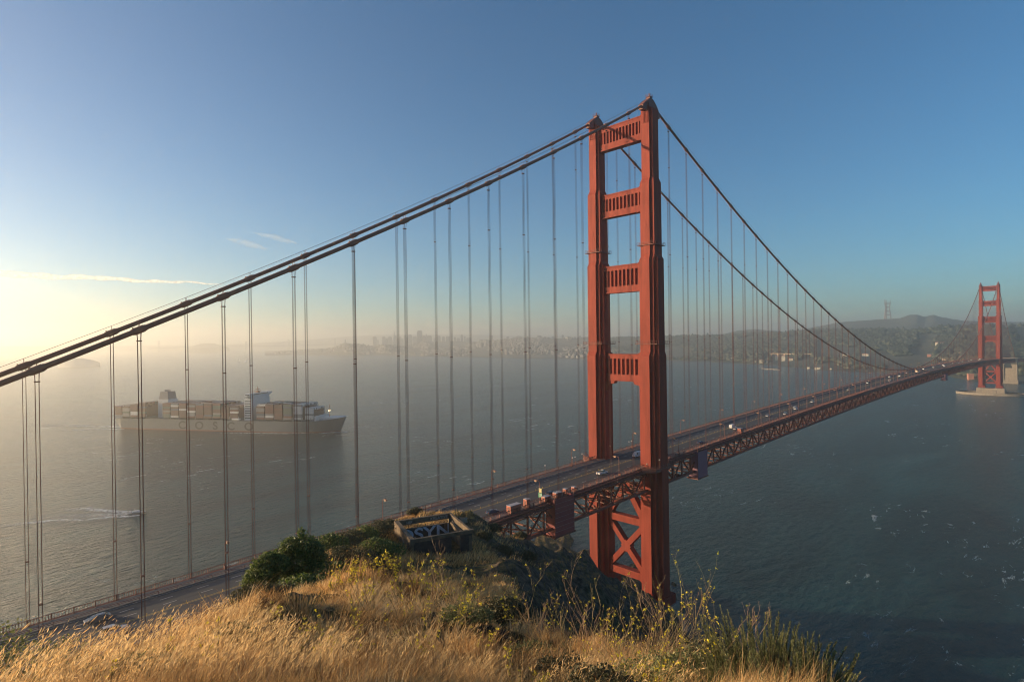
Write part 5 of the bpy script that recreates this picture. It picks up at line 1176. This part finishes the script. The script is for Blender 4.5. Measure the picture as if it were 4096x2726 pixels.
# grass and scrub on the ridge, around the ruin and down the cliff
def far_tufts(n, r0, r1, a0, a1, hm, wm, m, name, label, thr, seed):
    x, y, r, a = scatter(n*2, r0, r1, a0-6, a1, .75); dn = fbm(x*.12, y*.12, seed, 4)-.8*np.clip((a0+7*fbm(x*.16, y*.16, seed+40, 4)+rng.normal(0,1.6,len(a))-a)/2, 0, 1); z = ground(x, y)
    inr = (np.abs((x+160.1)*math.cos(R_(19))-(y+76.6)*math.sin(R_(19))) < 4.6) & (np.abs((x+160.1)*math.sin(R_(19))+(y+76.6)*math.cos(R_(19))) < 4.7)
    ok = (dn > thr) & ~inr & (r > crest(a)*.95) & (z > 60) ; x, y, z, r = [q[ok][:n] for q in (x, y, z, r)]; k = len(x)
    V, F = blades(np.stack([x,y,z-.05],1), hm*rng.uniform(.5,1.3,k)*np.clip(r/50,.45,1.1), wm*np.clip(r/50,.25,1.2)*rng.uniform(.6,1.4,k), np.abs(rng.normal(.2,.2,k)), rng.uniform(-1.5,.6,k), rng.uniform(.1,.6,k))
    o = npmesh(name, V, F, m, tint=np.repeat(np.clip(.5+.4*fbm(x*.3,y*.3,seed+2,2)+rng.normal(0,.18,k),0,1), 8)); tag(o, label, None, kind='stuff')
far_tufts(90000, 16, 114, 49, 69, .60, .045, M_STRAW, 'ridge_grass', 'dry yellow grass on the ridge round the ruin', -.12, 101)
far_tufts(45000, 10, 110, 50, 74, .42, .045, M_OLIVE, 'ridge_undergrowth', 'dull green undergrowth on the ridge', .0, 121)
far_tufts(4000, 30, 150, 28, 60, .7, .07, M_SCRUB, 'cliff_scrub', 'dark low scrub clinging to the shaded cliff', .12, 131)

# mustard plants: branching stems with yellow flower heads, each a thing
M_STEM = mat('mustard_stem', (.22,.21,.07), .7, col2=(.30,.17,.09), scale=4, trans=.15); M_FLOW = mat('yellow_petals', (.85,.70,.04), .6, trans=.3); M_DRYST = mat('dry_stem', (.36,.23,.13), .8)
def mustard(px_, r_, hgt, seed, label, nst=4, flow=1.0, spread=.5, dry=False):
    g_ = random.Random(seed); P = gp(px_, r_); e = empty('mustard_plant', P, label=label, cat='plant', group='yellow-flowering plants in the foreground')
    mb = MB(); heads = []; w = .0036*max(1, r_/5.5)
    def flower(c, s):
        fl_ = MB(); heads.append(fl_)
        for _ in range(g_.randint(5,9)):
            o_ = Vector((g_.gauss(0,1), g_.gauss(0,1), g_.gauss(0,.8)))*s*.75; q = Vector(c)+o_; a = Vector((g_.gauss(0,1), g_.gauss(0,1), g_.gauss(0,1))).normalized()*s*.62; b = a.cross(Vector((g_.gauss(0,1),g_.gauss(0,1),1))).normalized()*s*.62
            fl_.add([q-a, q-b, q+a, q+b], [(0,1,2,3)])
    def branch(p, d, L, rad, depth):
        pts = [p]; n = 6; q = Vector(p); dd = Vector(d).normalized()
        for i in range(n):
            dd = (dd+Vector((g_.gauss(0,.13), g_.gauss(0,.13), .09+g_.gauss(0,.05)))).normalized(); q = q+dd*L/n; pts.append(q.copy())
        mb.tube(pts, [rad*(1-.6*i/n) for i in range(n+1)], 4, cap=False)
        if depth > 0:
            for i in range(1, n+1):
                if g_.random() < .5:
                    a = g_.uniform(0, 6.28); k = (dd+Vector((math.cos(a), math.sin(a), .25))*g_.uniform(.45,.9)); branch(pts[i], k, L*g_.uniform(.28,.55), rad*.65, depth-1)
        if g_.random() < flow*(.6 if depth == 0 else .9): flower(pts[-1], .0092*max(1, r_/6)*g_.uniform(.6,1.2))
        if depth == 0:
            for i in range(2, n):                          # narrow seed pods held along the stem
                a = g_.uniform(0,6.28); mb.tube([pts[i], pts[i]+Vector((math.cos(a)*.012, math.sin(a)*.012, .02))*max(1, r_/6)], rad*.55, 3, cap=False)
    for i in range(nst):
        a = g_.uniform(0, 6.28); branch(Vector((g_.uniform(-.05,.05), g_.uniform(-.05,.05), -.03)), Vector((math.cos(a)*spread, math.sin(a)*spread, 1)), hgt*g_.uniform(.7,1.05), w, 2)
    mb.build('stem', M_DRYST if dry else M_STEM, e)
    for q in heads[:100]: q.build('flower', M_FLOW, e)
    return e
spots = [(2290,7.0,.95,5,.55,0,'tall forked mustard plant rising before the dark cliff left of the tower foot'),(2365,7.2,.9,4,.35,1,'dry reddish branched stalk beside the tall mustard before the cliff'),(2170,8.6,.55,3,.8,0,'short mustard plant at the left foot of the dark cliff'),(2035,8.8,.85,4,.8,0,'mustard plant with curved stems right of the dark central bush'),
         (2110,8.8,.6,3,.3,1,'small pinkish dry stalk right of the dark central bush'),(2470,6.6,.75,5,1,0,'bushy mustard plant below the left leg of the tower'),(2560,6.4,.85,5,1,0,'full mustard plant directly below the tower'),(2640,6.6,.95,4,.6,0,'tall mustard plant whose tips cross the tower foot'),(2690,6.3,.9,3,.25,1,'thin dry stalk right of the tower foot'),
         (2740,5.6,.8,5,1,0,'dense flowering mustard plant on the right part of the brow'),(2830,5.9,.95,3,.4,0,'tall seed-laden stalk standing out against the dark water'),(2900,5.6,.8,3,.3,1,'bare red stalk against the dark water'),(2840,5.0,.55,4,1,0,'low mustard plant near the right edge of the grass'),(2620,5.0,.5,5,1,0,'low flowering mustard in the lower right grass'),
         (2520,4.5,.4,4,1,0,'small mustard plant at the bottom below the tower'),(1640,12.0,.6,5,.8,0,'mustard plant in front of the door end of the ruin'),(1720,11.5,.95,4,.25,1,'tall dry reddish stalks crossing in front of the ruin'),(1790,11.4,.62,4,.6,0,'mustard plant with long stems under the middle of the ruin'),(1860,11.0,.6,5,.9,0,'mustard plant under the right corner of the ruin'),
         (1570,12.5,.5,5,.9,0,'mustard plant left of the ruin on the brow'),(1500,12.6,.45,4,1,0,'mustard plant on the brow below the brown shrubs'),(1430,12.6,.42,4,1,0,'pale mustard plant at the left end of the flowering brow'),(1370,12.4,.5,4,1,0,'small mustard plant on the brow under the green slope'),(1310,11.8,.45,3,1,0,'small mustard plant right below the large green tree'),
         (1480,9.6,.75,5,1,0,'sprawling mustard plant in the golden grass left of centre'),(1590,9.0,.75,5,1,0,'sprawling mustard plant in the golden grass at centre'),(1700,8.8,.8,5,1,0,'bushy mustard plant in the middle of the golden slope'),(1790,8.6,.65,4,1,0,'mustard plant right of the slope centre'),(1400,8.2,.6,4,1,0,'thin mustard plant over the left golden slope'),
         (1690,6.6,.5,4,1,0,'short mustard plant with broad leaves below the slope centre'),(1460,6.6,.5,3,1,0,'single thin mustard stem on the lower golden slope'),(1900,6.8,.4,3,1,0,'short mustard below the dark central bush'),(2060,5.0,.35,3,1,0,'small mustard near the bottom right of centre'),(2130,4.8,.35,3,1,0,'small mustard at the bottom beside dry tangled grass'),
         (1290,4.4,.35,3,1,0,'small mustard at the bottom left of centre'),(1150,6.2,.35,3,1,0,'small mustard in the shaded hollow at left'),(1080,8.5,.4,3,1,0,'small mustard on the left slope below the trees'),(640,5.0,.3,2,1,0,'tiny mustard in the lower left grass'),(820,4.6,.3,2,1,0,'tiny mustard at the bottom left'),(380,4.0,.25,2,1,0,'tiny mustard sprig near the bottom left corner')]
for i, (a_, b_, c_, n_, fw, dr, lab) in enumerate(spots): mustard(a_, b_, c_, 300+i, lab, n_, fw, .5, bool(dr))
# grey-green sagebrush spires at the right
def spires(px_, r_, n, hm, rad, label, seed):
    P = gp(px_, r_); e = empty('sagebrush', P, label=label, cat='bush', group='spiky sagebrush at the right end of the brow'); g_ = np.random.default_rng(seed)
    V, F, T = [], [], []; k = 0; mb = MB()
    for i in range(n):
        a = g_.uniform(0, 6.28); rr = rad*g_.random()**.6; b = np.array([rr*math.cos(a), rr*math.sin(a), -.05-.1*rr]); d = np.array([math.cos(a)*.55*rr/rad+g_.normal()*.08, math.sin(a)*.55*rr/rad+g_.normal()*.08, 1]); L = hm*g_.uniform(.5,1.15)*(1-.35*rr/rad)
        mb.tube([b, b+d*L*.98], [.005,.002], 4, cap=False); m_ = 190; t = g_.uniform(0,1,m_)**.8; c = b+d*(L*t)[:,None]; q = g_.normal(size=(m_,3)); q[:,2] = np.abs(q[:,2])*1.2+.6; q /= np.linalg.norm(q,axis=1)[:,None]; s = .034*(1.25-t*.85)[:,None]*g_.uniform(.6,1.3,m_)[:,None]
        w = np.cross(q, [0,0,1.0]); w = w/np.linalg.norm(w,axis=1)[:,None]*.0035; V.append(np.stack([c-w, c+w, c+q*s+w*.6, c+q*s-w*.6],1).reshape(-1,3)); F.append(np.arange(4*m_).reshape(-1,4)+k); k += 4*m_; T.append(np.repeat(np.clip(g_.normal(.4,.15,m_)+t*.3,0,1),4))
    npmesh('foliage', np.concatenate(V), np.concatenate(F), M_SAGE, e, tint=np.concatenate(T)); mb.build('branches', M_BARK, e)
spires(3050, 4.7, 150, .56, .36, 'large spiky grey-green sagebrush against the dark water at right', 1)
spires(3215, 4.5, 90, .46, .24, 'smaller sagebrush at the very end of the brow, right of the large one', 2)
spires(2930, 4.5, 60, .34, .24, 'low sagebrush in front of the large one', 3)
spires(2690, 6.6, 22, .35, .25, 'small sagebrush tuft on the crest right of the tower foot', 4)

# ------------------------------------------------------------------ contrail and wisps, far outside the haze
def trail(pts, rad, name, label, alpha, sc, st):
    m = bpy.data.materials.new(name); m.use_nodes = True; n = m.node_tree.nodes; l = m.node_tree.links; n.remove(n['Principled BSDF'])
    d = n.new('ShaderNodeBsdfDiffuse'); d.inputs[0].default_value = (.9,.9,.9,1); t = n.new('ShaderNodeBsdfTranslucent'); t.inputs[0].default_value = (.9,.9,.9,1); ad = n.new('ShaderNodeMixShader'); ad.inputs[0].default_value = .6
    l.new(d.outputs[0], ad.inputs[1]); l.new(t.outputs[0], ad.inputs[2]); tr = n.new('ShaderNodeBsdfTransparent'); mx = n.new('ShaderNodeMixShader')
    tc = n.new('ShaderNodeTexCoord'); mp = n.new('ShaderNodeMapping'); mp.inputs['Scale'].default_value = st; nz = n.new('ShaderNodeTexNoise'); nz.inputs['Scale'].default_value = sc; nz.inputs['Detail'].default_value = 6; nz.inputs['Roughness'].default_value = .6
    mr = n.new('ShaderNodeMapRange'); mr.inputs[1].default_value = .26; mr.inputs[2].default_value = .62; mr.inputs[4].default_value = alpha
    lw = n.new('ShaderNodeLayerWeight'); lw.inputs[0].default_value = .5; iv = n.new('ShaderNodeMath'); iv.operation = 'SUBTRACT'; iv.inputs[0].default_value = 1.0; l.new(lw.outputs['Facing'], iv.inputs[1])
    pw = n.new('ShaderNodeMath'); pw.operation = 'POWER'; pw.inputs[1].default_value = 1.6; l.new(iv.outputs[0], pw.inputs[0]); mu = n.new('ShaderNodeMath'); mu.operation = 'MULTIPLY'
    l.new(tc.outputs['Object'], mp.inputs[0]); l.new(mp.outputs[0], nz.inputs[0]); l.new(nz.outputs['Fac'], mr.inputs[0]); l.new(mr.outputs[0], mu.inputs[0]); l.new(pw.outputs[0], mu.inputs[1])
    l.new(mu.outputs[0], mx.inputs[0]); l.new(tr.outputs[0], mx.inputs[1]); l.new(ad.outputs[0], mx.inputs[2]); l.new(mx.outputs[0], n['Material Output'].inputs[0])
    mb = MB(); mb.tube(pts, rad, 16); o = mb.build(name, m, None, smooth=True); tag(o, label, None, kind='structure'); return o
D = 34000
P0, P1 = at_d(-700, 1060, D), at_d(890, 1137, D); NN = 60
cp = [P0+(P1-P0)*t+np.array([0,0,30*math.sin(t*23)+22*math.sin(t*57+1)]) for t in np.linspace(0,1,NN)]
trail(cp, [16+(190+45*math.sin(t*83))*(1-t)**.7 for t in np.linspace(0,1,NN)], 'contrail_cloud', 'thin white vapour trail low in the left sky', 1.0, .004, (1,1,2))
for (a, b, c_, d_, rr, lab) in ((900,955,1075,1000,230,'faint wisp of high cloud above the far cable, the lower of two'),(1010,930,1200,978,200,'faint wisp of high cloud above the far cable, the upper of two')):
    P0, P1 = at_d(a, b, D), at_d(c_, d_, D); cp = [P0+(P1-P0)*t+np.array([0,0,60*math.sin(t*3)]) for t in np.linspace(0,1,14)]
    trail(cp, [rr*math.sin(math.pi*min(max(t,.02),.98)) for t in np.linspace(0,1,14)], 'wisp_cloud', lab, .16, .003, (1,1,2))

# ------------------------------------------------------------------ haze
hz = MB(); hz.box(-19800,19800,-19800,19800,-8,415)
hm = bpy.data.materials.new('haze'); hm.use_nodes = True; n = hm.node_tree.nodes; n.remove(n['Principled BSDF'])
v = n.new('ShaderNodeVolumePrincipled'); v.inputs['Color'].default_value = (*HAZE_COL, 1); v.inputs['Density'].default_value = HAZE; v.inputs['Anisotropy'].default_value = HAZE_G
hm.node_tree.links.new(v.outputs[0], n['Material Output'].inputs['Volume'])
ho = hz.build('haze', hm); tag(ho, 'thin morning haze over the bay, thickest toward the left', None, kind='stuff')
S.cycles.max_bounces = 6; S.cycles.volume_bounces = 1; S.cycles.transparent_max_bounces = 12
S.cycles.sample_clamp_indirect = 4; S.cycles.filter_width = 1.1
